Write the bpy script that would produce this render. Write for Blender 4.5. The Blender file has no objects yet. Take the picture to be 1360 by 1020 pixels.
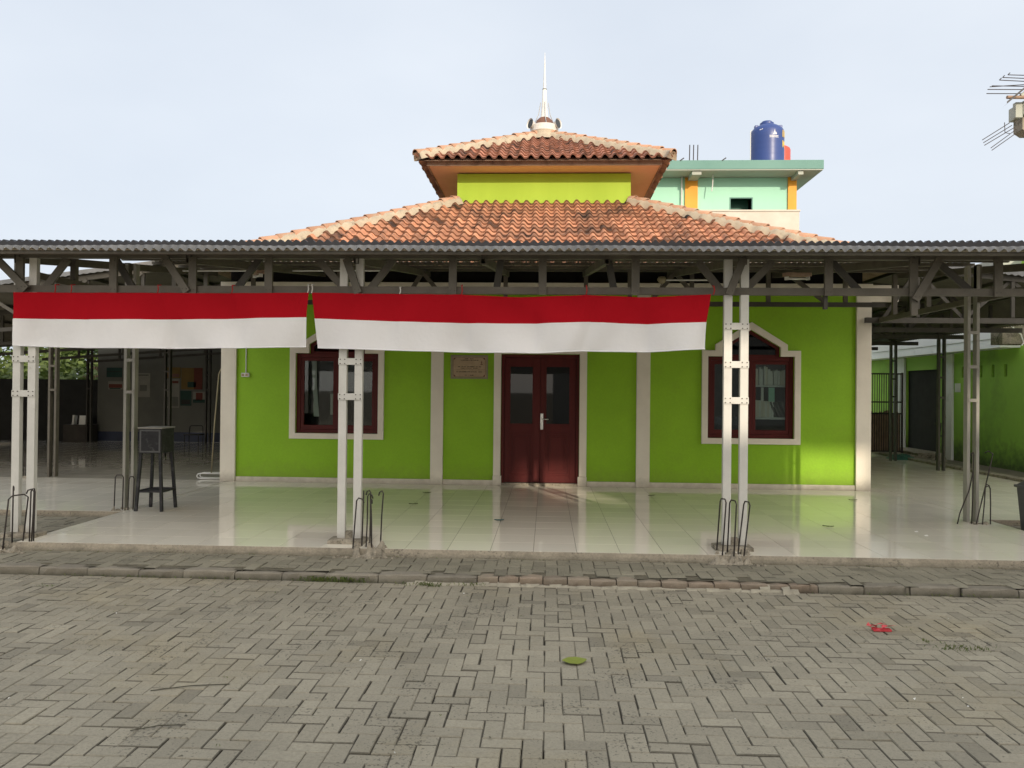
import bpy, bmesh, math, random
from mathutils import Vector, Matrix
random.seed(7)
R = math.radians
scene = bpy.context.scene
col = scene.collection
rnd = random.random
def ru(a, b): return a + (b - a) * random.random()

# ------------------------------------------------------------------ materials
def new_mat(name):
    m = bpy.data.materials.new(name); m.use_nodes = True
    nt = m.node_tree; nt.nodes.clear()
    return m, nt
def nd(nt, t, **kw):
    n = nt.nodes.new(t)
    for k, v in kw.items():
        if k in n.inputs: n.inputs[k].default_value = v
        else: setattr(n, k, v)
    return n
def rgba(c): return (c[0], c[1], c[2], 1.0)

def M(name, c1, c2=None, scale=4.0, rough=0.6, rvar=0.1, bump=0.0, bscale=60.0, metal=0.0, spec=0.5,
      attr=0.0, dark=None, dscale=1.5, dthr=(0.55, 0.75), fine=0.0, fscale=120.0, streak=False, low=None, pits=0.0, pscale=55.0):
    """Principled surface: two-tone noise, optional per-face value, stains, fine grain, vertical streaks, low grime."""
    m, nt = new_mat(name); L = nt.links.new
    out = nd(nt, 'ShaderNodeOutputMaterial'); b = nd(nt, 'ShaderNodeBsdfPrincipled')
    L(b.outputs[0], out.inputs[0])
    b.inputs['Metallic'].default_value = metal
    b.inputs['Specular IOR Level'].default_value = spec
    geo = nd(nt, 'ShaderNodeNewGeometry'); pos = geo.outputs['Position']
    if streak:
        mp = nd(nt, 'ShaderNodeMapping'); mp.inputs['Scale'].default_value = (1, 1, 0.12)
        L(pos, mp.inputs[0]); spos = mp.outputs[0]
    else: spos = pos
    n1 = nd(nt, 'ShaderNodeTexNoise', Scale=scale, Detail=6.0, Roughness=0.6); L(spos, n1.inputs['Vector'])
    ramp = nd(nt, 'ShaderNodeMapRange'); ramp.inputs[1].default_value = 0.32; ramp.inputs[2].default_value = 0.68
    L(n1.outputs[0], ramp.inputs[0])
    mx = nd(nt, 'ShaderNodeMixRGB'); mx.inputs[1].default_value = rgba(c1); mx.inputs[2].default_value = rgba(c2 or [x * 0.8 for x in c1])
    L(ramp.outputs[0], mx.inputs[0]); cur = mx.outputs[0]
    if dark:
        n2 = nd(nt, 'ShaderNodeTexNoise', Scale=dscale, Detail=8.0, Roughness=0.65); L(pos, n2.inputs['Vector'])
        r2 = nd(nt, 'ShaderNodeMapRange'); r2.inputs[1].default_value = dthr[0]; r2.inputs[2].default_value = dthr[1]
        L(n2.outputs[0], r2.inputs[0])
        m2 = nd(nt, 'ShaderNodeMixRGB'); m2.inputs[2].default_value = rgba(dark); L(cur, m2.inputs[1]); L(r2.outputs[0], m2.inputs[0]); cur = m2.outputs[0]
    if low:                       # grime: colour mixed in below a height, broken by noise (z0, z1, colour, amount)
        sx = nd(nt, 'ShaderNodeSeparateXYZ'); L(pos, sx.inputs[0])
        n3 = nd(nt, 'ShaderNodeTexNoise', Scale=9.0, Detail=5.0); L(pos, n3.inputs['Vector'])
        ad = nd(nt, 'ShaderNodeMath', operation='MULTIPLY_ADD'); ad.inputs[1].default_value = (low[1] - low[0]) * 1.2; 
        L(n3.outputs[0], ad.inputs[0]); L(sx.outputs[2], ad.inputs[2])
        r3 = nd(nt, 'ShaderNodeMapRange'); r3.inputs[1].default_value = low[0] + (low[1] - low[0]) * .6; r3.inputs[2].default_value = low[1] + (low[1] - low[0]) * .6
        r3.inputs[3].default_value = low[3]; r3.inputs[4].default_value = 0.0; L(ad.outputs[0], r3.inputs[0])
        m3 = nd(nt, 'ShaderNodeMixRGB'); m3.inputs[2].default_value = rgba(low[2]); L(cur, m3.inputs[1]); L(r3.outputs[0], m3.inputs[0]); cur = m3.outputs[0]
    if fine:
        n4 = nd(nt, 'ShaderNodeTexNoise', Scale=fscale, Detail=3.0, Roughness=0.7); L(pos, n4.inputs['Vector'])
        r4 = nd(nt, 'ShaderNodeMapRange'); r4.inputs[1].default_value = 0.25; r4.inputs[2].default_value = 0.75; r4.inputs[3].default_value = 1 - fine; r4.inputs[4].default_value = 1 + fine
        L(n4.outputs[0], r4.inputs[0])
        m4 = nd(nt, 'ShaderNodeMixRGB', blend_type='MULTIPLY'); m4.inputs[0].default_value = 1.0; L(cur, m4.inputs[1]); L(r4.outputs[0], m4.inputs[2]); cur = m4.outputs[0]
    if pits:
        n6 = nd(nt, 'ShaderNodeTexNoise', Scale=pscale, Detail=4.0, Roughness=0.6); L(pos, n6.inputs['Vector'])
        n7 = nd(nt, 'ShaderNodeTexNoise', Scale=2.3, Detail=4.0); L(pos, n7.inputs['Vector'])
        a6 = nd(nt, 'ShaderNodeMath', operation='MULTIPLY_ADD'); a6.inputs[1].default_value = 0.5; L(n7.outputs[0], a6.inputs[0]); L(n6.outputs[0], a6.inputs[2])
        r6 = nd(nt, 'ShaderNodeMapRange'); r6.inputs[1].default_value = 0.84; r6.inputs[2].default_value = 0.96; r6.inputs[3].default_value = 1.0; r6.inputs[4].default_value = 1 - pits
        L(a6.outputs[0], r6.inputs[0])
        m6 = nd(nt, 'ShaderNodeMixRGB', blend_type='MULTIPLY'); m6.inputs[0].default_value = 1.0; L(cur, m6.inputs[1]); L(r6.outputs[0], m6.inputs[2]); cur = m6.outputs[0]
    if attr:
        at = nd(nt, 'ShaderNodeAttribute', attribute_name='rnd')
        r5 = nd(nt, 'ShaderNodeMapRange', clamp=False); r5.inputs[3].default_value = 1 - attr; r5.inputs[4].default_value = 1 + attr
        L(at.outputs['Fac'], r5.inputs[0])
        m5 = nd(nt, 'ShaderNodeMixRGB', blend_type='MULTIPLY'); m5.inputs[0].default_value = 1.0; L(cur, m5.inputs[1]); L(r5.outputs[0], m5.inputs[2]); cur = m5.outputs[0]
    L(cur, b.inputs['Base Color'])
    rr = nd(nt, 'ShaderNodeMapRange'); rr.inputs[3].default_value = max(0.02, rough - rvar); rr.inputs[4].default_value = min(1, rough + rvar)
    L(n1.outputs[0], rr.inputs[0]); L(rr.outputs[0], b.inputs['Roughness'])
    if bump:
        nb = nd(nt, 'ShaderNodeTexNoise', Scale=bscale, Detail=5.0, Roughness=0.6); L(pos, nb.inputs['Vector'])
        bp = nd(nt, 'ShaderNodeBump', Strength=bump, Distance=0.01); L(nb.outputs[0], bp.inputs['Height']); L(bp.outputs[0], b.inputs['Normal'])
    return m

def glass_mat(name, tint=(0.55, 0.6, 0.6), rough=0.02, fac=1.0):
    m, nt = new_mat(name); L = nt.links.new
    out = nd(nt, 'ShaderNodeOutputMaterial'); tr = nd(nt, 'ShaderNodeBsdfTransparent'); tr.inputs[0].default_value = rgba(tint)
    gl = nd(nt, 'ShaderNodeBsdfGlossy'); gl.inputs['Roughness'].default_value = rough
    fr = nd(nt, 'ShaderNodeFresnel'); fr.inputs[0].default_value = 1.55
    mu = nd(nt, 'ShaderNodeMath', operation='MULTIPLY'); mu.inputs[1].default_value = fac; L(fr.outputs[0], mu.inputs[0])
    mx = nd(nt, 'ShaderNodeMixShader'); L(mu.outputs[0], mx.inputs[0]); L(tr.outputs[0], mx.inputs[1]); L(gl.outputs[0], mx.inputs[2]); L(mx.outputs[0], out.inputs[0])
    return m

def cloth_mat(name, c1, c2):
    """thin cloth: diffuse with some light coming through from behind"""
    m, nt = new_mat(name); L = nt.links.new
    out = nd(nt, 'ShaderNodeOutputMaterial')
    geo = nd(nt, 'ShaderNodeNewGeometry')
    n1 = nd(nt, 'ShaderNodeTexNoise', Scale=2.2, Detail=5.0, Roughness=0.55); L(geo.outputs['Position'], n1.inputs['Vector'])
    mx = nd(nt, 'ShaderNodeMixRGB'); mx.inputs[1].default_value = rgba(c1); mx.inputs[2].default_value = rgba(c2); L(n1.outputs[0], mx.inputs[0])
    df = nd(nt, 'ShaderNodeBsdfDiffuse'); tl = nd(nt, 'ShaderNodeBsdfTranslucent')
    L(mx.outputs[0], df.inputs[0]); L(mx.outputs[0], tl.inputs[0])
    wv = nd(nt, 'ShaderNodeTexNoise', Scale=14.0, Detail=3.0); L(geo.outputs['Position'], wv.inputs['Vector'])
    bp = nd(nt, 'ShaderNodeBump', Strength=0.25, Distance=0.02); L(wv.outputs[0], bp.inputs['Height']); L(bp.outputs[0], df.inputs['Normal'])
    ms = nd(nt, 'ShaderNodeMixShader'); ms.inputs[0].default_value = 0.18
    L(df.outputs[0], ms.inputs[1]); L(tl.outputs[0], ms.inputs[2]); L(ms.outputs[0], out.inputs[0])
    return m

def leaf_mat(name, c1, c2):
    m, nt = new_mat(name); L = nt.links.new
    out = nd(nt, 'ShaderNodeOutputMaterial'); at = nd(nt, 'ShaderNodeAttribute', attribute_name='rnd')
    mx = nd(nt, 'ShaderNodeMixRGB'); mx.inputs[1].default_value = rgba(c1); mx.inputs[2].default_value = rgba(c2); L(at.outputs['Fac'], mx.inputs[0])
    df = nd(nt, 'ShaderNodeBsdfPrincipled', Roughness=0.5); tl = nd(nt, 'ShaderNodeBsdfTranslucent')
    L(mx.outputs[0], df.inputs['Base Color']); L(mx.outputs[0], tl.inputs[0])
    ms = nd(nt, 'ShaderNodeMixShader'); ms.inputs[0].default_value = 0.3
    L(df.outputs[0], ms.inputs[1]); L(tl.outputs[0], ms.inputs[2]); L(ms.outputs[0], out.inputs[0])
    return m

GRIME = (0.09, 0.085, 0.06)
mt = {}
mt['green'] = M('green_wall_paint', (0.29, 0.555, 0.008), (0.245, 0.475, 0.006), scale=1.1, rough=0.62, bump=0.18, bscale=30, fine=0.06, fscale=40, dark=(0.24, 0.40, 0.012), dscale=0.9, dthr=(0.56, 0.85), low=(0.02, 0.34, (0.20, 0.27, 0.03), 0.5))
mt['green_up'] = M('green_upper_paint', (0.36, 0.525, 0.025), (0.315, 0.47, 0.025), scale=1.6, rough=0.65, bump=0.1, bscale=35, streak=True)
mt['annex'] = M('annex_green_paint', (0.37, 0.64, 0.085), (0.31, 0.56, 0.075), scale=0.9, rough=0.7, bump=0.15, dark=(0.16, 0.28, 0.06), dscale=0.7, dthr=(0.52, 0.8), low=(0.0, 0.55, (0.05, 0.06, 0.03), 0.85))
mt['cream'] = M('cream_trim_paint', (0.86, 0.80, 0.68), (0.77, 0.71, 0.60), scale=2.2, rough=0.6, bump=0.1, fine=0.04, low=(0.0, 0.16, (0.28, 0.24, 0.18), 0.6))
mt['maroon'] = M('maroon_wood', (0.10, 0.010, 0.008), (0.075, 0.0075, 0.0065), scale=7, rough=0.5, spec=0.28, bump=0.06, streak=True)
mt['door'] = M('maroon_door_wood', (0.10, 0.010, 0.008), (0.075, 0.0075, 0.0065), scale=6, rough=0.5, spec=0.25, bump=0.05, streak=True)
mt['post'] = M('galvanised_post', (0.64, 0.625, 0.575), (0.54, 0.53, 0.49), scale=3, rough=0.45, metal=0.05, fine=0.06, dark=(0.36, 0.31, 0.25), dscale=6, dthr=(0.62, 0.8), low=(0.0, 0.12, (0.25, 0.22, 0.18), .6))
mt['truss'] = M('dusty_steel', (0.135, 0.12, 0.095), (0.10, 0.09, 0.072), scale=5, rough=0.6, metal=0.1, fine=0.08, dark=(0.11, 0.095, 0.07), dscale=5, dthr=(0.6, 0.8))
mt['truss_dk'] = M('dark_steel', (0.07, 0.062, 0.05), (0.05, 0.045, 0.036), scale=5, rough=0.6, fine=0.1)  # screws, and truss steel with canopy shade put into its colour
mt['sheet'] = M('asbestos_sheet', (0.52, 0.47, 0.37), (0.42, 0.38, 0.30), scale=1.8, rough=0.85, fine=0.08, dark=(0.22, 0.20, 0.16), dscale=2.5, dthr=(0.5, 0.75))
mt['post_grey'] = M('grey_post_paint', (0.36, 0.345, 0.30), (0.29, 0.28, 0.245), scale=3, rough=0.5, fine=0.08, dark=(0.2, 0.17, 0.13), dscale=6, dthr=(0.6, 0.8))
mt['sheet_dk'] = M('shaded_sheet', (0.13, 0.118, 0.09), (0.09, 0.082, 0.064), scale=1.8, rough=0.9, fine=0.1)  # darker copy of the sheet, side canopy shade put into its colour
mt['poster_dk'] = M('shaded_poster_paper', (0.26, 0.25, 0.21), (0.22, 0.21, 0.18), rough=0.8)  # poster colours darkened to carry the deep shade of the hall
mt['poster_red'] = M('shaded_red_print', (0.15, 0.035, 0.02), rough=0.8)
mt['poster_yellow'] = M('shaded_yellow_print', (0.20, 0.125, 0.03), rough=0.8)
mt['poster_green'] = M('shaded_green_print', (0.02, 0.06, 0.045), rough=0.8)
mt['trimsheet'] = M('grey_sheet', (0.25, 0.25, 0.25), (0.14, 0.14, 0.14), scale=3, rough=0.6, fine=0.1, dark=(0.20, 0.18, 0.16), dscale=4, dthr=(0.55, 0.75))
mt['blacksheet'] = M('black_edge_and_unlit_gap', (0.030, 0.029, 0.035), (0.018, 0.018, 0.022), scale=3, rough=0.55, fine=0.1)
mt['tile'] = M('terracotta_tile', (0.57, 0.275, 0.155), (0.45, 0.195, 0.108), scale=9, rough=0.78, attr=0.42, dark=(0.085, 0.05, 0.038), dscale=2.0, dthr=(0.51, 0.68), fine=0.15, fscale=60)
mt['tile_up'] = M('old_terracotta_tile', (0.50, 0.22, 0.135), (0.37, 0.15, 0.095), scale=9, rough=0.75, attr=0.34, dark=(0.06, 0.035, 0.025), dscale=2.6, dthr=(0.48, 0.68), fine=0.15, fscale=60)
mt['ridge'] = M('ridge_tile', (0.50, 0.29, 0.19), (0.43, 0.24, 0.155), scale=5, rough=0.8, attr=0.15, fine=0.1, dark=(0.42, 0.35, 0.26), dscale=4, dthr=(0.52, 0.7))
mt['mortar'] = M('ridge_mortar', (0.50, 0.43, 0.32), (0.38, 0.32, 0.24), scale=6, rough=0.9, bump=0.4, bscale=40, dark=(0.2, 0.16, 0.12), dscale=5, dthr=(0.58, 0.75))
mt['soffit'] = M('soffit_board', (0.74, 0.46, 0.29), (0.66, 0.39, 0.24), scale=1.5, rough=0.8, fine=0.04)
mt['fascia'] = M('fascia_board', (0.36, 0.25, 0.18), (0.24, 0.16, 0.115), scale=3, rough=0.8, fine=0.1, dark=(0.1, 0.06, 0.045), dscale=3, dthr=(0.5, 0.75))
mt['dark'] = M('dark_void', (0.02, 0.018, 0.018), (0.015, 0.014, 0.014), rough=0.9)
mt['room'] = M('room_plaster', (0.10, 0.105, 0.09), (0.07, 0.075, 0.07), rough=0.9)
mt['chrome'] = M('bright_steel', (0.62, 0.61, 0.58), (0.52, 0.51, 0.49), rough=0.28, metal=0.75, rvar=0.08)
mt['petal'] = M('dark_petal', (0.045, 0.05, 0.055), (0.03, 0.035, 0.04), rough=0.5)
mt['rust'] = M('rusty_dome', (0.20, 0.09, 0.055), (0.13, 0.06, 0.04), rough=0.6)
mt['rebar'] = M('rebar_steel', (0.055, 0.043, 0.038), (0.035, 0.03, 0.028), scale=30, rough=0.8, fine=0.2)
mt['concrete'] = M('rough_concrete', (0.36, 0.32, 0.25), (0.26, 0.23, 0.18), scale=7, rough=0.92, bump=1.0, bscale=35, fine=0.25, fscale=50, pits=0.7, pscale=35, dark=(0.09, 0.08, 0.055), dscale=9, dthr=(0.5, 0.7))
mt['edge'] = M('cement_edge', (0.36, 0.315, 0.24), (0.27, 0.235, 0.18), scale=3.5, rough=0.92, bump=0.8, bscale=30, fine=0.2, fscale=50, pits=0.5, pscale=40, dark=(0.12, 0.11, 0.08), dscale=2.2, dthr=(0.54, 0.76), low=(-0.075, -0.03, (0.07, 0.065, 0.04), 0.75))
mt['paver'] = M('paver_block', (0.325, 0.294, 0.222), (0.255, 0.233, 0.178), scale=1.1, rough=0.88, attr=0.17, bump=0.5, bscale=60, fine=0.2, fscale=55, pits=0.62, dark=(0.345, 0.295, 0.19), dscale=0.55, dthr=(0.52, 0.74))
mt['walkpaver'] = M('walk_paver', (0.285, 0.262, 0.195), (0.225, 0.207, 0.155), scale=1.4, rough=0.9, attr=0.15, bump=0.5, bscale=60, fine=0.2, fscale=55, pits=0.62, dark=(0.14, 0.13, 0.09), dscale=1.8, dthr=(0.56, 0.76))
mt['soil'] = M('joint_soil', (0.045, 0.038, 0.024), (0.025, 0.022, 0.015), scale=8, rough=1.0, bump=0.8, bscale=60, dark=(0.16, 0.145, 0.11), dscale=1.6, dthr=(0.46, 0.6))
mt['kerb'] = M('kerb_stone', (0.26, 0.235, 0.185), (0.19, 0.17, 0.135), scale=3, rough=0.92, attr=0.10, bump=0.6, bscale=40, fine=0.16, low=(-0.145, -0.095, (0.05, 0.05, 0.03), 0.7))
mt['brickkerb'] = M('kerb_brick', (0.27, 0.21, 0.155), (0.25, 0.215, 0.165), scale=3, rough=0.92, attr=0.14, bump=0.6, bscale=40, fine=0.16, low=(-0.145, -0.085, (0.06, 0.045, 0.03), 0.8))
mt['lime'] = M('light_mortar', (0.42, 0.385, 0.30), (0.30, 0.275, 0.215), scale=10, rough=0.95, bump=0.8, bscale=60)
mt['earth'] = M('ground_earth', (0.20, 0.175, 0.13), (0.14, 0.125, 0.09), scale=0.6, rough=1.0, bump=0.6, bscale=20)
mt['black'] = M('black_painted_steel', (0.028, 0.028, 0.030), (0.016, 0.016, 0.018), scale=8, rough=0.55, spec=0.3, fine=0.25, dark=(0.10, 0.095, 0.095), dscale=7, dthr=(0.54, 0.74))
mt['wood_dk'] = M('dark_timber', (0.05, 0.04, 0.03), (0.035, 0.028, 0.022), rough=0.7)
mt['hallwall'] = M('hall_plaster', (0.155, 0.152, 0.128), (0.125, 0.123, 0.105), scale=0.8, rough=0.85, dark=(0.10, 0.10, 0.085), dscale=0.5, dthr=(0.5, 0.75))  # white wall darkened in colour to imitate the hall's deep shade
mt['skirt'] = M('blue_skirting', (0.018, 0.026, 0.06), (0.014, 0.02, 0.045), rough=0.5)
mt['blockwall'] = M('dark_blockwork', (0.03, 0.03, 0.028), (0.02, 0.02, 0.018), scale=2, rough=0.95, bump=0.5)
mt['white'] = M('white_paint', (0.90, 0.90, 0.90), (0.84, 0.84, 0.85), scale=1.2, rough=0.7, dark=(0.52, 0.52, 0.52), dscale=1.5, dthr=(0.6, 0.85))
mt['whitemetal'] = M('white_enamel', (0.75, 0.75, 0.73), (0.66, 0.66, 0.63), rough=0.4)
mt['mint'] = M('mint_paint', (0.40, 0.72, 0.56), (0.36, 0.67, 0.52), scale=0.6, rough=0.7, streak=True)
mt['mintslab'] = M('slab_green_paint', (0.16, 0.31, 0.27), (0.13, 0.27, 0.235), scale=0.5, rough=0.7, streak=True)
mt['orange'] = M('orange_column_paint', (0.80, 0.36, 0.025), (0.74, 0.32, 0.02), scale=1, rough=0.6)
mt['slabunder'] = M('slab_underside', (0.46, 0.48, 0.43), (0.40, 0.42, 0.37), scale=1, rough=0.85)
mt['whitebrick'] = M('whitewashed_brick', (0.66, 0.60, 0.53), (0.58, 0.52, 0.45), scale=2, rough=0.9, bump=0.3)
mt['tankblue'] = M('blue_tank_plastic', (0.030, 0.065, 0.24), (0.026, 0.055, 0.21), scale=0.9, rough=0.38, fine=0.03)
mt['tankred'] = M('red_tank_plastic', (0.62, 0.085, 0.05), (0.56, 0.075, 0.045), rough=0.4)
mt['yellow'] = M('yellow_print', (0.85, 0.58, 0.08), rough=0.6)
mt['print'] = M('white_print', (0.8, 0.8, 0.85), rough=0.6)
mt['ink'] = M('dark_ink', (0.025, 0.02, 0.015), rough=0.7)
mt['plaque'] = M('carved_stone', (0.46, 0.34, 0.21), (0.38, 0.275, 0.165), scale=14, rough=0.55, fine=0.1)
mt['plaque_rim'] = M('stone_rim', (0.31, 0.27, 0.17), (0.26, 0.22, 0.14), scale=14, rough=0.6)
mt['bamboo'] = M('bamboo', (0.34, 0.23, 0.16), (0.26, 0.17, 0.12), scale=8, rough=0.7)
mt['bin'] = M('grey_bin_plastic', (0.10, 0.10, 0.10), (0.075, 0.075, 0.075), rough=0.55, fine=0.1)
mt['tarp'] = M('green_tarpaulin', (0.02, 0.12, 0.08), (0.015, 0.085, 0.06), rough=0.6)
mt['house'] = M('pale_blocker', (0.70, 0.66, 0.57), (0.62, 0.58, 0.50), scale=0.5, rough=0.9)  # kept pale so the added blocker bounces light back
mt['redfoil'] = M('red_wrapper', (0.55, 0.02, 0.03), (0.62, 0.10, 0.12), scale=60, rough=0.35)
mt['leafy'] = M('fallen_leaf', (0.24, 0.28, 0.05), (0.20, 0.24, 0.04), scale=40, rough=0.55)
mt['deadleaf'] = M('dry_leaf', (0.07, 0.065, 0.04), (0.05, 0.045, 0.03), scale=40, rough=0.7)
mt['teal'] = M('teal_plastic', (0.01, 0.13, 0.15), rough=0.4)
mt['paper'] = M('paper', (0.86, 0.85, 0.80), (0.78, 0.77, 0.72), rough=0.8)
mt['banner_red'] = cloth_mat('red_cloth', (0.50, 0.012, 0.022), (0.41, 0.010, 0.018))
mt['banner_white'] = cloth_mat('white_cloth', (0.93, 0.92, 0.93), (0.87, 0.86, 0.875))
mt['hem'] = cloth_mat('white_hem', (0.9, 0.9, 0.92), (0.86, 0.86, 0.88))
mt['redcord'] = M('red_cord', (0.42, 0.02, 0.02), rough=0.8)
mt['whitecord'] = M('white_cord', (0.7, 0.69, 0.65), rough=0.8)
mt['glass'] = glass_mat('window_glass', (0.82, 0.88, 0.86), fac=.8)
mt['doorglass'] = glass_mat('door_glass', (0.10, 0.11, 0.11), fac=.7)
mt['leaves'] = leaf_mat('foliage', (0.035, 0.075, 0.012), (0.16, 0.21, 0.05))
mt['grass'] = leaf_mat('weed_blades', (0.06, 0.11, 0.02), (0.17, 0.19, 0.05))
mt['bark'] = M('bark', (0.10, 0.075, 0.05), (0.07, 0.05, 0.035), rough=0.95, bump=0.6)
mt['tube'] = M('lamp_tube_glass', (0.82, 0.82, 0.78), rough=0.3)

def floor_tile_mat(name='ceramic_floor_tile', k=1.0):
    """glossy cream ceramic; slight value change per tile, dust film"""
    m, nt = new_mat(name); L = nt.links.new
    out = nd(nt, 'ShaderNodeOutputMaterial'); b = nd(nt, 'ShaderNodeBsdfPrincipled'); L(b.outputs[0], out.inputs[0])
    geo = nd(nt, 'ShaderNodeNewGeometry'); at = nd(nt, 'ShaderNodeAttribute', attribute_name='rnd')
    n1 = nd(nt, 'ShaderNodeTexNoise', Scale=0.8, Detail=7.0, Roughness=0.65); L(geo.outputs['Position'], n1.inputs['Vector'])
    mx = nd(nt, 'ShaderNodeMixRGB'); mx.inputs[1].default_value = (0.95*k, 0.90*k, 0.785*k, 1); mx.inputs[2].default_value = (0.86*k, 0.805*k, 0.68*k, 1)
    L(n1.outputs[0], mx.inputs[0])
    r5 = nd(nt, 'ShaderNodeMapRange'); r5.inputs[3].default_value = 0.94; r5.inputs[4].default_value = 1.05; L(at.outputs['Fac'], r5.inputs[0])
    m5 = nd(nt, 'ShaderNodeMixRGB', blend_type='MULTIPLY'); m5.inputs[0].default_value = 1.0; L(mx.outputs[0], m5.inputs[1]); L(r5.outputs[0], m5.inputs[2])
    L(m5.outputs[0], b.inputs['Base Color'])
    n2 = nd(nt, 'ShaderNodeTexNoise', Scale=2.5, Detail=6.0); L(geo.outputs['Position'], n2.inputs['Vector'])
    rr = nd(nt, 'ShaderNodeMapRange'); rr.inputs[1].default_value = 0.3; rr.inputs[2].default_value = 0.75; rr.inputs[3].default_value = 0.035; rr.inputs[4].default_value = 0.13
    L(n2.outputs[0], rr.inputs[0]); L(rr.outputs[0], b.inputs['Roughness'])
    b.inputs['Specular IOR Level'].default_value = 0.55
    return m
mt['floortile'] = floor_tile_mat(); mt['floortile_shaded'] = floor_tile_mat('shaded_hall_tile', 0.62)  # second copy is darker: hall shade put into the tile colour
mt['grout'] = M('tile_grout', (0.22, 0.205, 0.17), (0.15, 0.14, 0.115), scale=3, rough=0.9)

# ------------------------------------------------------------------ mesh builder
class MB:
    def __init__(s): s.v = []; s.f = []; s.r = []; s.m = []
    def add(s, vs, fs, r=None, mi=0):
        o = len(s.v); s.v.extend([tuple(v) for v in vs])
        for f in fs: s.f.append(tuple(i + o for i in f)); s.r.append(rnd() if r is None else r); s.m.append(mi)
        return s
    def box(s, x0, x1, y0, y1, z0, z1, r=None, mi=0):
        vs = [(x0,y0,z0),(x1,y0,z0),(x1,y1,z0),(x0,y1,z0),(x0,y0,z1),(x1,y0,z1),(x1,y1,z1),(x0,y1,z1)]
        return s.add(vs, [(0,3,2,1),(4,5,6,7),(0,1,5,4),(1,2,6,5),(2,3,7,6),(3,0,4,7)], 0.5 if r is None else r, mi)
    def bar(s, p, q, w, d, up=(0, 1, 0), mi=0):
        """square-section bar from p to q; w across, d along 'up'"""
        p, q, up = Vector(p), Vector(q), Vector(up); t = (q - p).normalized()
        a = t.cross(up).normalized(); b = a.cross(t).normalized()
        vs = []
        for c in (p, q):
            for i, j in ((-1,-1),(1,-1),(1,1),(-1,1)): vs.append(c + a * (i * w / 2) + b * (j * d / 2))
        return s.add(vs, [(0,3,2,1),(4,5,6,7),(0,1,5,4),(1,2,6,5),(2,3,7,6),(3,0,4,7)], 0.5, mi)
    def channel(s, p, q, w, d, t=0.006, up=(0, 1, 0)):
        """C-section member: web facing -up, two flanges"""
        p, q, up = Vector(p), Vector(q), Vector(up); a = (q - p).normalized().cross(up).normalized(); b = a.cross((q - p).normalized())
        s.bar(p - b * (d / 2 - t / 2), q - b * (d / 2 - t / 2), w, t, up)
        for k in (-1, 1):
            o = a * (k * (w / 2 - t / 2)) + b * (t / 2)
            s.bar(p + o, q + o, t, d - t, up)
        return s
    def tube(s, pts, r, n=8, cap=True):
        pts = [Vector(p) for p in pts]; rs = r if isinstance(r, (list, tuple)) else [r] * len(pts)
        vs = []; fs = []; a = None
        for i, p in enumerate(pts):
            t = (pts[min(i + 1, len(pts) - 1)] - pts[max(i - 1, 0)]).normalized()
            if a is None: a = t.orthogonal().normalized()
            else: a = (a - t * a.dot(t)).normalized()
            b = t.cross(a)
            for k in range(n):
                an = 2 * math.pi * k / n; vs.append(p + (a * math.cos(an) + b * math.sin(an)) * rs[i])
        for i in range(len(pts) - 1):
            for k in range(n):
                k2 = (k + 1) % n; fs.append((i*n+k, i*n+k2, (i+1)*n+k2, (i+1)*n+k))
        if cap: fs.append(tuple(range(n - 1, -1, -1))); fs.append(tuple((len(pts) - 1) * n + k for k in range(n)))
        return s.add(vs, fs, 0.5)
    def lathe(s, prof, c, n=24):
        vs = []; fs = []
        for r, z in prof:
            for k in range(n):
                an = 2 * math.pi * k / n; vs.append((c[0] + r * math.cos(an), c[1] + r * math.sin(an), c[2] + z))
        for i in range(len(prof) - 1):
            for k in range(n):
                k2 = (k + 1) % n; fs.append((i*n+k, i*n+k2, (i+1)*n+k2, (i+1)*n+k))
        return s.add(vs, fs, 0.5)
    def prism(s, poly, y0, y1):
        """polygon of (x, z), counter-clockwise seen from -y, extruded y0 -> y1"""
        n = len(poly); vs = [(x, y0, z) for x, z in poly] + [(x, y1, z) for x, z in poly]
        fs = [tuple(range(n)), tuple(range(2*n-1, n-1, -1))] + [(i, i + n, (i+1) % n + n, (i+1) % n) for i in range(n)]
        return s.add(vs, fs, 0.5)
    def ring(s, outer, inner, y0, y1):
        n = len(outer); vs = []
        for y in (y0, y1):
            vs += [(x, y, z) for x, z in outer] + [(x, y, z) for x, z in inner]
        fs = []
        for i in range(n):
            j = (i + 1) % n
            fs += [(i, j, n+j, n+i), (2*n+i, 3*n+i, 3*n+j, 2*n+j), (i, 2*n+i, 2*n+j, j), (n+i, n+j, 3*n+j, 3*n+i)]
        return s.add(vs, fs, 0.5)

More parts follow.
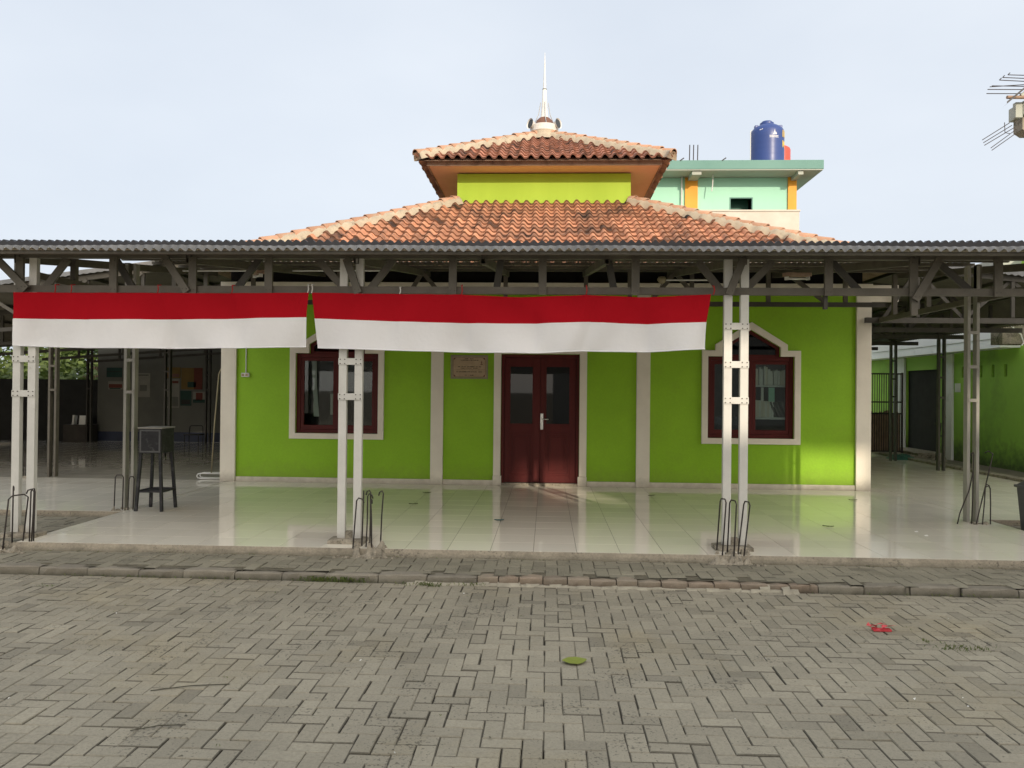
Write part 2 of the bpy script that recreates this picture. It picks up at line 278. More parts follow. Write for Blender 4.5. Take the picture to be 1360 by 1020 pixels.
origin = {}
def tag(o, label=None, cat=None, group=None, kind=None):
    if label: o['label'] = label
    if cat: o['category'] = cat
    if group: o['group'] = group
    if kind: o['kind'] = kind
    return o
def thing(name, loc, label, cat, group=None):
    o = bpy.data.objects.new(name, None); col.objects.link(o); o.location = loc; o.empty_display_size = 0.2
    origin[o.name] = Vector(loc); return tag(o, label, cat, group)
def obj(name, mb, mat, parent=None, bevel=0.0, smooth=False, base=None):
    if parent is not None: org = origin[parent.name]
    elif base is not None: org = Vector(base)
    else:
        xs = [v[0] for v in mb.v]; ys = [v[1] for v in mb.v]; zs = [v[2] for v in mb.v]
        org = Vector(((min(xs)+max(xs))/2, (min(ys)+max(ys))/2, min(zs)))
    me = bpy.data.meshes.new(name)
    me.from_pydata([(v[0]-org[0], v[1]-org[1], v[2]-org[2]) for v in mb.v], [], mb.f)
    at = me.attributes.new('rnd', 'FLOAT', 'FACE'); at.data.foreach_set('value', mb.r)
    mats = mat if isinstance(mat, (list, tuple)) else [mat]
    for k in mats: me.materials.append(mt[k])
    me.polygons.foreach_set('material_index', mb.m)
    if smooth: me.polygons.foreach_set('use_smooth', [True] * len(me.polygons))
    me.validate(); me.update()
    o = bpy.data.objects.new(name, me); col.objects.link(o)
    if parent is None: o.location = org
    else: o.parent = parent
    origin[o.name] = org
    if bevel:
        bv = o.modifiers.new('bevel', 'BEVEL'); bv.width = bevel; bv.segments = 2; bv.limit_method = 'ANGLE'; bv.angle_limit = R(40)
    return o
def struct(name, mb, mat, **kw):
    o = obj(name, mb, mat, **kw); o['kind'] = 'structure'; return o
def dup(src, loc, label=None, rotz=0.0, group=None):
    def cp(o, par):
        c = o.copy(); col.objects.link(c); c.parent = par
        for ch in list(o.children): cp(ch, c)
        return c
    r = cp(src, None); r.location = loc; r.rotation_euler = (0, 0, rotz)
    origin[r.name] = Vector(loc)
    if label: r['label'] = label
    if group: r['group'] = group
    return r

# ------------------------------------------------------------------ levels (metres; terrace tile top is z = 0)
ROAD, WALK = -0.14, -0.07
KY = 6.50                # kerb face
FY = 7.24                # terrace front edge
WY = 12.2175             # facade plane
def kerb_y(x): return 6.515 - 0.013 * x

# ------------------------------------------------------------------ ground and paving
g = MB(); g.add([(-400,-400,ROAD-.07),(400,-400,ROAD-.07),(400,700,ROAD-.07),(-400,700,ROAD-.07)], [(0,1,2,3)])
struct('ground', g, 'earth')

def pavers(mb, x0, x1, y0, y1, z, lim=None, bw=0.0965, jit=1.0, thick=0.05, stagger=True):
    """90-degree herringbone of 2:1 blocks, each a little block of its own height, tilt and shade"""
    w = bw; n0, n1 = int(math.floor(x0 / w)) - 4, int(math.ceil(x1 / w)) + 4
    m0, m1 = int(math.floor(y0 / w)) - 4, int(math.ceil(y1 / w)) + 4
    for j in range(m0, m1):
        for i in range(n0, n1):
            k = (i - j) % 4
            if k == 0: a, b_, c, d = i, i + 2, j, j + 1          # lying across
            elif k == 3: a, b_, c, d = i, i + 1, j, j + 2        # lying in depth
            else: continue
            X0, X1, Y0, Y1 = a*w, b_*w, c*w, d*w
            X0, X1, Y0, Y1 = max(X0, x0), min(X1, x1), max(Y0, y0), min(Y1, y1)
            if X1 - X0 < 0.02 or Y1 - Y0 < 0.02: continue
            if lim and Y1 > lim((X0+X1)/2):
                Y1 = lim((X0+X1)/2)
                if Y1 - Y0 < 0.02: continue
            gx = [ru(0.0003, 0.0018) + (ru(0.001, 0.005) if rnd() < 0.22 else 0) for _ in range(4)]
            X0 += gx[0]; X1 -= gx[1]; Y0 += gx[2]; Y1 -= gx[3]
            dz = ru(-0.0025, 0.0025) * jit; tx, ty = ru(-0.012, 0.012) * jit, ru(-0.012, 0.012) * jit
            cx, cy = (X0+X1)/2, (Y0+Y1)/2; rot = ru(-0.014, 0.014) * jit; ch = ru(0.003, 0.0055)
            def P(x, y, zz):
                dx, dy = x - cx, y - cy
                return (cx + dx - rot * dy, cy + dy + rot * dx, z + dz + zz + tx * dx + ty * dy)
            vs = [P(X0,Y0,-thick),P(X1,Y0,-thick),P(X1,Y1,-thick),P(X0,Y1,-thick), P(X0,Y0,-ch),P(X1,Y0,-ch),P(X1,Y1,-ch),P(X0,Y1,-ch)]
            vs += [P(X0+ch,Y0+ch,0),P(X1-ch,Y0+ch,0),P(X1-ch,Y1-ch,0),P(X0+ch,Y1-ch,0)]
            fs = [(8,9,10,11)]
            for q in range(4):
                q2 = (q + 1) % 4; fs += [(q, q2, q2+4, q+4), (q+4, q2+4, q2+8, q+8)]
            v = random.gauss(0.5, 0.17); v = min(1, max(0, v))
            if rnd() < 0.05: v = ru(-.25, .1)
            o_ = len(mb.v); mb.v.extend(vs)
            ed_ = [(-1.15 if rnd() < .30 else v - .35) for _ in range(4)]
            for q, f in enumerate(fs):
                mb.f.append(tuple(i + o_ for i in f)); mb.m.append(0); mb.r.append(v if q == 0 else ed_[(q - 1) // 2])

road = MB(); pavers(road, -8.0, 8.0, 1.2, 6.7, ROAD, lim=lambda x: kerb_y(x) - 0.012)
struct('road', road, 'paver')
outer = MB()
outer.box(-8.0, 8.0, -13.9, 1.195, ROAD-.06, ROAD-.002)
outer.box(-60, -8.005, -13.9, 6.5, ROAD-.06, ROAD-.002); outer.box(8.005, 60, -13.9, 6.5, ROAD-.06, ROAD-.002)
struct('courtyard', outer, 'paver')
soil = MB(); NX, NY = 90, 40
for j in range(NY + 1):
    for i in range(NX + 1):
        soil.v.append((-8 + 16 * i / NX, 1.2 + 5.3 * j / NY, ROAD - 0.013 + ru(-0.006, 0.0065)))
for j in range(NY):
    for i in range(NX):
        a = j * (NX + 1) + i; soil.f.append((a, a+1, a+NX+2, a+NX+1)); soil.r.append(.5); soil.m.append(0)
struct('joint_soil', soil, 'soil')
walk = MB(); pavers(walk, -9.0, 9.0, 6.40, 7.26, WALK, jit=1.3, bw=0.108)
# trim blocks in front of the kerb line
pavers(walk, -9.0, -5.02, 7.26, 9.08, WALK, jit=1.6, bw=0.108)
pavers(walk, 5.26, 9.0, 7.26, 9.55, WALK, jit=1.6, bw=0.108)
bmw = MB()
keep = []
for f, r in zip(walk.f, walk.r):
    c = sum(walk.v[i][1] for i in f) / len(f); x = sum(walk.v[i][0] for i in f) / len(f)
    if c > kerb_y(x) + 0.10: keep.append((f, r))
walk2 = MB(); walk2.v = walk.v; walk2.f = [k[0] for k in keep]; walk2.r = [k[1] for k in keep]; walk2.m = [0] * len(keep)
struct('pavement', walk2, 'walkpaver')
wj = MB(); nn_ = 60; vs = []
for i in range(nn_+1):
    xx = -9 + 18*i/nn_; vs += [(xx, kerb_y(xx)+.06, WALK-.006), (xx, kerb_y(xx)+.26, WALK-.006)]
wj.add(vs, [(2*i, 2*i+2, 2*i+3, 2*i+1) for i in range(nn_)]); struct('pavement_joint', wj, 'edge')
ws = MB(); ws.box(-9, 9, 6.62, 7.24, ROAD-.05, WALK-.012); ws.box(-9, -5.06, 7.242, 9.08, ROAD-.05, WALK-.012); ws.box(5.27, 9, 7.242, 9.55, ROAD-.05, WALK-.012)
struct('pavement_bed', ws, 'soil')

# kerb: long stones left and right, short bricks in the middle with light mortar at their foot
kb = MB(); kbr = MB(); x = -9.0
def rough_block(mb, x0, x1, y0, y1, z0, z1, j=0.006, r=None):
    n = max(2, int((x1 - x0) / 0.07)); r = rnd() if r is None else r
    vs = []
    for i in range(n + 1):
        xx = x0 + (x1 - x0) * i / n
        e = 0.008 if i in (0, n) else 0.0
        vs += [(xx, y0 + ru(-j, j), z0), (xx, y0 + e + ru(-j, j), z1 - 0.012), (xx, y0 + 0.014 + e + ru(-j, j), z1 - e + ru(-j, j) * .5), (xx, y1, z1 - e), (xx, y1, z0)]
    fs = []
    for i in range(n):
        for k in range(4): a = i * 5 + k; fs.append((a, a + 5, a + 6, a + 1))
    fs.append((0, 1, 2, 3, 4)); o = n * 5; fs.append((o+4, o+3, o+2, o+1, o))
    mb.add(vs, fs, r)
while x < 9.0:
    mid = -0.72 < x < 2.0
    ln = ru(0.17, 0.23) if mid else ru(0.36, 0.46)
    ky = kerb_y(x + ln/2) + ru(-.008, .008)
    z1 = WALK + ru(-0.012, 0.003)
    rough_block(kbr if mid else kb, x + 0.004, x + ln - 0.004, ky, ky + 0.11, ROAD - 0.04, z1, j=0.008 if mid else 0.009)
    x += ln
struct('kerb', kb, 'kerb')
struct('kerb_bricks', kbr, 'brickkerb')
lm = MB(); x = -1.15
while x < 2.02:
    ln = ru(0.05, 0.1); y = kerb_y(x); w = ru(0.02, 0.05) * (1.6 if x > 1.6 or x < -0.75 else 1); h = ru(0.012, 0.03) * (1.8 if x > 1.75 else 1)
    n = 3
    lm.add([(x-.01, y-w, ROAD-.01), (x+ln+.01, y-w*ru(.7,1.2), ROAD-.01), (x+ln+.01, y+.02, ROAD+h), (x-.01, y+.02, ROAD+h*ru(.6,1.2)), (x-.005, y-w*.6, ROAD+h*.6), (x+ln, y-w*.55, ROAD+h*.55)],
           [(0,1,5,4), (4,5,2,3)])
    if False:
        lm.add([(x, y-.004, ROAD), (x+.022, y-.004, ROAD), (x+.018, y-.006, WALK), (x+.004, y-.006, WALK), (x+.0, y+.1, WALK+.004), (x+.02, y+.1, WALK+.004)], [(0,1,2,3),(3,2,5,4)])
    x += ln
struct('kerb_mortar', lm, 'lime')

# tiled floors: real tiles with a hair of tilt, over a grout bed
def floor_tiles(mb, x0, x1, y0, y1, ox, oy, z=0.0, s=0.4, left=None, gap=0.0022):
    i0, i1 = int(math.floor((x0 - ox) / s)) - 1, int(math.ceil((x1 - ox) / s)) + 1
    j0, j1 = int(math.floor((y0 - oy) / s)) - 1, int(math.ceil((y1 - oy) / s)) + 1
    for j in range(j0, j1):
        for i in range(i0, i1):
            X0, X1, Y0, Y1 = ox+i*s+gap, ox+(i+1)*s-gap, oy+j*s+gap, oy+(j+1)*s-gap
            X0, X1, Y0, Y1 = max(X0, x0), min(X1, x1), max(Y0, y0), min(Y1, y1)
            if X1 - X0 < .01 or Y1 - Y0 < .01: continue
            tx, ty = ru(-.0011, .0011), ru(-.0011, .0011); cx, cy = (X0+X1)/2, (Y0+Y1)/2
            vs = [(x, y, z + tx*(x-cx) + ty*(y-cy)) for x, y in ((X0,Y0),(X1,Y0),(X1,Y1),(X0,Y1))]
            vs += [(v[0], v[1], z - .006) for v in vs]
            mb.add(vs, [(0,1,2,3),(0,4,5,1),(1,5,6,2),(2,6,7,3),(3,7,4,0)])
ft = MB(); floor_tiles(ft, -5.03, 5.24, FY, WY, -.51, FY); struct('terrace_floor', ft, 'floortile')
fl = MB(); floor_tiles(fl, -16, -5.05, 9.1, 12.3, -.51, 9.1); floor_tiles(fl, -5.048, -5.035, WY, WY+.01, -.51, FY); struct('left_hall_floor', fl, 'floortile')
fl = MB(); floor_tiles(fl, -16, -5.17, 12.3, 20.6, -.51, 9.1); struct('left_hall_back_floor', fl, 'floortile_shaded')
fr = MB(); floor_tiles(fr, 5.25, 8.1, 9.57, 22.5, -.51, FY); floor_tiles(fr, 4.95, 5.245, WY, 22.5, -.51, FY); struct('right_hall_floor', fr, 'floortile')
gr = MB(); gr.box(-5.03, 5.24, FY+.002, WY-.002, -.16, -.0022); gr.box(-16, -5.06, 9.102, 20.6, -.16, -.0022); gr.box(5.245, 8.1, 9.572, 22.5, -.16, -.0022); gr.box(4.95, 5.24, WY, 22.5, -.16, -.0022)
struct('floor_bed', gr, 'grout')
# rough cement edge under the tiles
te = MB()
def edge_strip(mb, p, q, nrm, n, z1=-0.001, z0=ROAD-.03, out=0.03):
    p, q, nrm = Vector(p), Vector(q), Vector(nrm); vs = []
    for i in range(n + 1):
        b = p.lerp(q, i / n)
        j = ru(-.006, .006)
        vs += [b + Vector((0,0,z1)), b + nrm*(0.006 + j*.4) + Vector((0,0,z1-.008)), b + nrm*(out*.55 + j) + Vector((0,0,-.045)), b + nrm*(out + .012 + j*1.8) + Vector((0,0,WALK+.006+ru(-.004,.008))), b + nrm*(out+.05 + j*2.5) + Vector((0,0,z0+.05))]
    fs = []
    for i in range(n):
        for k in range(4): a = i*5+k; fs.append((a, a+1, a+6, a+5))
    mb.add(vs, fs, .5)
edge_strip(te, (-5.06, FY, 0), (5.26, FY, 0), (0,-1,0), 120)
edge_strip(te, (-5.04, 9.1, 0), (-5.04, FY, 0), (-1,0,0), 24, out=.02)
edge_strip(te, (-16, 9.1, 0), (-5.06, 9.1, 0), (0,-1,0), 80, out=.02)
edge_strip(te, (5.245, FY, 0), (5.245, 9.57, 0), (1,0,0), 24, out=.01)
edge_strip(te, (5.245, 9.57, 0), (8.1, 9.57, 0), (0,-1,0), 30, out=.01)
struct('terrace_edge', te, 'edge')
rc = MB(); rc.box(8.1, 8.32, 9.57, 22.5, ROAD-.05, 0.05); struct('right_kerb', rc, 'concrete', bevel=.012)
rs = MB(); rs.box(8.325, 9.3, 5, 24, ROAD-.06, -0.02); struct('right_strip', rs, 'earth')

# ------------------------------------------------------------------ prayer hall
C = (-0.10, 17.265)          # plan centre
hall = thing('prayer_hall', (C[0], C[1], 0), 'lime green prayer hall with cream pilasters and a two-tier terracotta tiled roof', 'building')
XL, XR = -5.15, 4.938
WT = 3.10
OFF = -6.45
sill, head = 0.777, 2.04
wx0, wx1 = 2.483, 3.80
gsl, gsr, gz, ga = 2.70, 3.585, 2.186, (3.141, 2.453)
w = MB(); Y0, Y1 = WY, WY + 0.16
def rect(x0, x1, z0, z1): return [(x0, z0), (x1, z0), (x1, z1), (x0, z1)]
for o in (OFF, 0):
    a, b = wx0 + o, wx1 + o
    w.prism(rect(a, b, 0, sill), Y0, Y1)
    w.prism([(a, head), (gsl+o, head), (gsl+o, gz), (ga[0]+o, ga[1]), (ga[0]+o, WT), (a, WT)], Y0, Y1)
    w.prism([(gsr+o, head), (b, head), (b, WT), (ga[0]+o, WT), (ga[0]+o, ga[1]), (gsr+o, gz)], Y0, Y1)
dx0, dx1, dz = -0.714, 0.508, 2.05
w.prism(rect(dx0, dx1, dz, WT), Y0, Y1)
for a, b in ((XL, wx0+OFF), (wx1+OFF, dx0), (dx1, wx0), (wx1, XR)): w.prism(rect(a, b, 0, WT), Y0, Y1)
obj('front_wall', w, 'green', hall)
sw = MB(); sw.box(XL, XL+.16, Y1+.002, 22.3, 0, 3.085); sw.box(XR-.16, XR, Y1+.002, 22.3, 0, 3.085); sw.box(XL+.165, XR-.165, 22.14, 22.3, 0, 3.085)
obj('side_wall', sw, 'green', hall)
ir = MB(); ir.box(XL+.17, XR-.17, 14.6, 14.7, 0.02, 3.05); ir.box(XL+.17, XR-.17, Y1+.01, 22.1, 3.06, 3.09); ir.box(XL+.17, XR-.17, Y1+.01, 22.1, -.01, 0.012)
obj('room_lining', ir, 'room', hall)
vo = MB(); vo.box(XL+.05, XR-.05, WY+.17, WY+.2, 3.13, 3.62); vo.box(XL+.03, XL+.05, WY+.21, 22.2, 3.09, 3.6); vo.box(XR-.05, XR-.03, WY+.21, 22.2, 3.09, 3.6); vo.box(XL+.02, XR-.02, WY-.16, WY+.4, 3.60, 3.63)
obj('eave_void', vo, 'dark', hall)  # near-black sheets stand for the shaded void above the wall
for a, b in ((XL, XL+.23), (-1.813, -1.618), (1.388, 1.597), (XR-.212, XR)):
    p = MB(); end = a == XL or b == XR
    p.box(a-(.012 if a == XL else 0), b+(.012 if b == XR else 0), WY-.05, WY-.0015, 0.0, 3.085); obj('pilaster', p, 'cream', hall, bevel=.006)
    if end:
        q = MB(); xx = (a-.012, a-.0015) if a == XL else (b+.0015, b+.012); q.box(xx[0], xx[1], WY, WY+.25, 0, 3.085); obj('pilaster_return', q, 'cream', hall)
cb = MB(); cb.box(XL-.02, XR+.02, WY-.075, WY+.168, 3.088, 3.16); cb.box(XR+.022, XR+.45, WY+.03, WY+.1, 2.9, 3.155); obj('cornice_band', cb, 'cream', hall, bevel=.005)
for a, b in ((XL+.23, -1.813), (-1.618, -0.83), (0.632, 1.388), (1.597, XR-.212)):
    s_ = MB(); s_.box(a+.002, b-.002, WY-.03, WY-.0015, 0, .078); obj('skirting', s_, 'cream', hall, bevel=.004)
# door surround and doors
dt = MB()
dt.prism([(-.826, .15), (-.716, .15), (-.716, 2.055), (.51, 2.055), (.51, .15), (.622, .15), (.622, 2.14), (-.826, 2.14)], WY-.045, WY-.0015)
dt.box(-.832, -.70, WY-.05, WY+.02, 0, .148); dt.box(.49, .628, WY-.05, WY+.02, 0, .148)
obj('door_surround', dt, 'cream', hall, bevel=.004)
df = MB(); df.box(dx0, dx0+.05, WY+.012, WY+.09, .02, dz); df.box(dx1-.05, dx1, WY+.012, WY+.09, .02, dz); df.box(dx0+.05, dx1-.05, WY+.012, WY+.09, dz-.05, dz)
obj('door_frame', df, 'door', hall, bevel=.004)
th = MB(); th.box(dx0, dx1, WY-.02, WY+.15, 0.0, .038); obj('door_threshold', th, 'concrete', hall)
def leaf(x0, x1, g0, g1, handle):
    d = MB(); y0, y1 = WY+.035, WY+.075; z0, z1 = .045, dz-.053; a, b = .95, 1.868
    d.box(x0, g0, y0, y1, z0, z1); d.box(g1, x1, y0, y1, z0, z1); d.box(g0, g1, y0, y1, b, z1); d.box(g0, g1, y0, y1, z0, .16); d.box(g0, g1, y0, y1, .83, a)
    d.box(g0, g1, y0+.014, y1-.008, .16, .83)
    d.ring(rect(g0, g1, .16, .83), rect(g0+.03, g1-.03, .19, .80), y0+.004, y0+.0135)
    d.ring(rect(g0+.06, g1-.06, .23, .76), rect(g0+.085, g1-.085, .255, .735), y0+.004, y0+.0135)
    o = obj('door_leaf', d, 'door', hall, bevel=.003)
    pn = MB(); pn.box(g0-.004, g1+.004, y0+.018, y0+.023, a-.004, b+.004); obj('pane', pn, 'doorglass', o)
    bd = MB(); bd.ring(rect(g0, g1, a, b), rect(g0+.014, g1-.014, a+.014, b-.014), y0+.006, y0+.0175); obj('glazing_bead', bd, 'door', o)
    if handle:
        h = MB(); h.box(-.096, -.052, y0-.012, y0-.0005, .875, 1.125); h.tube([(-.074, y0-.012, 1.04), (-.074, y0-.05, 1.04), (-.06, y0-.056, 1.04), (.03, y0-.056, 1.035)], .009, 8)
        h.tube([(-.074, y0-.0125, .93), (-.074, y0-.018, .93)], .011, 10)
        obj('handle', h, 'chrome', o, bevel=.003)
leaf(dx0+.053, -.102, -.583, -.209, False); leaf(-.098, dx1-.053, -.018, .366, True)
# windows
def window(o):
    tr = MB()
    outer_ = [(2.39, .689), (3.892, .689), (3.892, 2.132), (3.692, 2.132), (3.692, 2.222), (3.143, 2.57), (2.592, 2.222), (2.592, 2.132), (2.39, 2.132)]
    inner_ = [(wx0, sill), (wx1, sill), (wx1, head), (gsr, head), (gsr, gz), ga, (gsl, gz), (gsl, head), (wx0, head)]
    tr.ring([(x+o, z) for x, z in outer_], [(x+o, z) for x, z in inner_], WY-.045, WY-.0015)
    t = obj('window', tr, 'cream', hall, bevel=.004)
    f = MB(); y0, y1 = WY+.03, WY+.09
    f.box(wx0+o, 2.545+o, y0, y1, sill, head); f.box(3.738+o, wx1+o, y0, y1, sill, head); f.box(2.545+o, 3.738+o, y0, y1, sill, .835); f.box(2.545+o, 3.738+o, y0, y1, 1.975, head)
    f.box(3.115+o, 3.175+o, y0, y1, .835, 1.975)
    f.ring([(gsl+o, head), (gsr+o, head), (gsr+o, gz), (ga[0]+o, ga[1]), (gsl+o, gz)], [(gsl+.05+o, head+.03), (gsr-.05+o, head+.03), (gsr-.05+o, gz-.03), (ga[0]+o, ga[1]-.06), (gsl+.05+o, gz-.03)], y0, y1)
    obj('frame', f, 'maroon', t, bevel=.004)
    for a, b in ((2.547, 3.113), (3.177, 3.736)):
        s = MB(); s.ring(rect(a+o, b+o, .837, 1.973), rect(a+.052+o, b-.048+o, .905, 1.92), y0+.01, y1-.012); obj('sash', s, 'maroon', t, bevel=.004)
        pn = MB(); pn.box(a+.05+o, b-.046+o, y0+.028, y0+.032, .90, 1.925); obj('pane', pn, 'glass', t)
    pn = MB(); pn.prism([(gsl+.048+o, head+.028), (gsr-.048+o, head+.028), (gsr-.048+o, gz-.029), (ga[0]+o, ga[1]-.057), (gsl+.048+o, gz-.029)], y0+.03, y0+.035); obj('transom_pane', pn, 'doorglass', t)
window(0); window(OFF)

# --- tiled roofs
def tile_slope(hw_in, hw_out, z_in, z_out, pitch=0.2, row=0.27, lip=0.034, amp=0.058):
    """front slope of a hip roof, local to the plan centre: from inner half-width (top) to outer half-width (eave)"""
    run = hw_out - hw_in; L_ = math.hypot(run, z_in - z_out); sl = Vector((0, run, z_in - z_out)) / L_; nm = Vector((0, -(z_in - z_out), run)).normalized()
    rows = int(math.ceil(L_ / row)); cols = int(math.ceil(2 * hw_out / pitch)) + 2
    prof = []
    for k in range(9):
        t = k / 8
        if t < .56: h = amp * math.sin(math.pi * t / .56) ** .8
        else: h = -0.014 * math.sin(math.pi * (t - .56) / .44)
        prof.append((t, h))
    mb = MB()
    for r in range(rows):
        v0, v1 = r * row, min((r + 1) * row, L_)
        lim = hw_out - run * v0 / L_ + .12
        for c in range(cols):
            u0 = -cols * pitch / 2 + c * pitch + ru(-.005, .005)
            if u0 > lim or u0 + pitch < -lim: continue
            dl = ru(-.004, .006); dv = ru(-.012, .012); vs = []
            for t, h in prof:
                u = u0 + t * pitch * 1.03
                base = Vector((u, -hw_out, z_out))
                e0 = base + sl * (v0 + dv)
                vs += [e0 + nm * (h + lip + dl - .03), e0 + nm * (h + lip + dl - .001), e0 + nm * (h + lip + dl), base + sl * (v1 + .03) + nm * (h + dl * .3)]
            fs = []
            for k in range(8):
                a = k * 4; fs += [(a, a+4, a+5, a+1), (a+2, a+6, a+7, a+3)]
            rv = min(1, max(0, random.gauss(.55, .23)))
            if rnd() < .06: rv = ru(-.7, 0)
            o_ = len(mb.v); mb.v.extend(vs)
            for q, f in enumerate(fs): mb.f.append(tuple(i + o_ for i in f)); mb.r.append(rv if q % 2 else -.30); mb.m.append(0)  # lip faces coloured dark for the line each lip casts
    bm = bmesh.new(); lay = bm.faces.layers.float.new('rnd')
    vv = [bm.verts.new(v) for v in mb.v]
    for f, r in zip(mb.f, mb.r):
        fa = bm.faces.new([vv[i] for i in f]); fa[lay] = r; fa.smooth = True
    for sx in (-1, 1):          # cut at the two hip planes |x| = -y
        bmesh.ops.bisect_plane(bm, geom=bm.verts[:] + bm.edges[:] + bm.faces[:], plane_co=(0, 0, 0), plane_no=(sx, 1, 0), clear_outer=True)
    return bm
def roof(part_name, hw_in, hw_out, z_in, z_out, tilemat, seed_rot=4):
    for k in range(4):
        bm = tile_slope(hw_in, hw_out, z_in, z_out)
        me = bpy.data.meshes.new(part_name); bm.to_mesh(me); bm.free(); me.materials.append(mt[tilemat])
        o = bpy.data.objects.new(part_name, me); col.objects.link(o); o.parent = hall; o.rotation_euler = (0, 0, k * math.pi / 2); origin[o.name] = origin[hall.name]
    deck = MB(); e = hw_out - .03
    vs = [(s*e, t*e, z_out-.035) for s, t in ((-1,-1),(1,-1),(1,1),(-1,1))] + [(s*hw_in, t*hw_in, z_in-.035) for s, t in ((-1,-1),(1,-1),(1,1),(-1,1))]
    vs = [(v[0]+C[0], v[1]+C[1], v[2]) for v in vs]
    deck.add(vs, [(0,1,5,4),(1,2,6,5),(2,3,7,6),(3,0,4,7)]); obj('roof_deck', deck, 'fascia', hall)
    # hips: overlapping half-round ridge tiles bedded in mortar
    for sx, sy in ((-1,-1),(1,-1),(1,1),(-1,1)):
        A = Vector((C[0]+sx*hw_out*1.0, C[1]+sy*hw_out*1.0, z_out)); B = Vector((C[0]+sx*hw_in, C[1]+sy*hw_in, z_in))
        t = (B - A).normalized(); side = t.cross(Vector((0,0,1))).normalized(); up = side.cross(t)
        Lh = (B - A).length; step = .30; n = int(Lh / step)
        hp = MB(); mo = MB()
        for i in range(n + 1):
            s0, s1 = i * step, min(i * step + step + .03, Lh + .05)
            if s1 - s0 < .08: continue
            r0, r1 = .098, .078; rv = rnd(); vs = []; dz_ = ru(-.006, .006)
            for s, rr, lift in ((s0, r0 - .014, .088), (s0, r0, .088), (s1, r1, .078)):
                for k in range(9):
                    an = math.pi * k / 8; vs.append(A + t * s + side * (math.cos(an) * rr) + up * (math.sin(an) * rr + lift - .01 + dz_))
            fs = []
            for q in range(2):
                for k in range(8): a = q*9+k; fs.append((a, a+1, a+10, a+9))
            hp.add(vs, fs, rv)
        m_ = max(6, int(Lh / .09)); vs = []
        for i in range(m_ + 1):
            s = Lh * i / m_; wv = .142 + .022 * math.sin(s * 21 + sx) + ru(-.012, .012)
            for q, (a, h) in enumerate(((-1, -.03), (-.8, .07), (-.5, .118), (.5, .118), (.8, .07), (1, -.03))):
                vs.append(A + t * (s + .02) + side * (a * wv) + up * (h + ru(-.006, .006)))
        fs = []
        for i in range(m_):
            for q in range(5): a = i*6+q; fs.append((a, a+1, a+7, a+6))
        fs.append((0,1,2,3,4,5)); mo.add(vs, fs)
        o = obj('hip_ridge', hp, 'ridge', hall, smooth=True)
        obj('mortar', mo, 'mortar', o, smooth=True)
    return
roof('roof_slope', 1.72, 5.40, 5.20, 3.40, 'tile')
dr = MB(); hw = 1.725; dr.box(C[0]-hw, C[0]+hw, C[1]-hw, C[1]+hw, 5.0, 5.80); obj('upper_wall', dr, 'green_up', hall)
fl_ = MB(); hw2 = 1.80
roof('upper_roof_slope', 0.12, 2.43, 7.04, 5.90, 'tile_up')
e = 2.23
sf = MB(); sf.add([(C[0]-e, C[1]-e, 5.825), (C[0]+e, C[1]-e, 5.825), (C[0]+e, C[1]+e, 5.825), (C[0]-e, C[1]+e, 5.825)], [(3,2,1,0)]); obj('soffit', sf, 'soffit', hall)
fa = MB()
o_, i_ = e+.03, e
for k in range(4):
    a = k * math.pi/2; ca, sa = math.cos(a), math.sin(a)
    def T(x, y, z): return (C[0]+x*ca-y*sa, C[1]+x*sa+y*ca, z)
    vs = [T(-o_,-o_,5.81),T(o_,-o_,5.81),T(o_,-o_,5.945),T(-o_,-o_,5.945),T(-i_,-i_,5.81),T(i_,-i_,5.81),T(i_,-i_,5.945),T(-i_,-i_,5.945)]
    fa.add(vs, [(0,1,2,3),(5,4,7,6),(4,5,1,0)])
obj('fascia', fa, 'fascia', hall)
# end caps of the lower corners at the eave of the upper roof are part of the mortar; finial on the apex
fz = 7.00; fc = (C[0]-.01, C[1])
fb = MB(); fb.lathe([(.46, -.06), (.36, .03), (.30, .12), (.285, .20), (0, .20)], (fc[0], fc[1], fz), 28); finial = obj('finial', fb, 'mortar', hall, smooth=False)
rg = MB(); rg.lathe([(.285, .15), (.30, .16), (.325, .28), (.31, .29), (.27, .29)], (fc[0], fc[1], fz+.02), 32); obj('ring', rg, 'whitemetal', finial, smooth=False)
dm = MB(); dm.lathe([(.215, .26), (.205, .34), (.17, .42), (.11, .475), (.03, .50), (0, .50)], (fc[0], fc[1], fz+.03), 24); obj('dome', dm, 'rust', finial, smooth=True)
for sx in (-1, 1):
    ax_ = Vector((sx*.78, -.58, .12)).normalized(); c0 = Vector((fc[0]+sx*.15, fc[1]-.04, fz+.31)); prof = ((.02, 0), (.04, .06), (.065, .12), (.095, .18), (.118, .21))
    hn = MB(); mo_ = MB(); u_ = ax_.orthogonal().normalized(); v_ = ax_.cross(u_); n = 20; vs = []
    for r__, d__ in prof:
        for k in range(n): an = 2*math.pi*k/n; vs.append(c0 + ax_*d__ + (u_*math.cos(an) + v_*math.sin(an))*r__)
    hn.add(vs, [(i*n+k, i*n+(k+1)%n, (i+1)*n+(k+1)%n, (i+1)*n+k) for i in range(len(prof)-1) for k in range(n)], .5)
    h_ = obj('horn_speaker', hn, 'whitemetal', finial, smooth=True)
    vs = [c0 + ax_*.19 + (u_*math.cos(2*math.pi*k/n) + v_*math.sin(2*math.pi*k/n))*.10 for k in range(n)]
    mo_.add(vs, [tuple(range(n))], .5); obj('mouth', mo_, 'petal', h_)
sp = MB(); sp.lathe([(.105, .44), (.082, .54), (.066, .70), (.055, .90), (.047, 1.14), (.042, 1.145)], (fc[0], fc[1], fz), 16); spire = obj('spire', sp, 'whitemetal', finial, smooth=True)
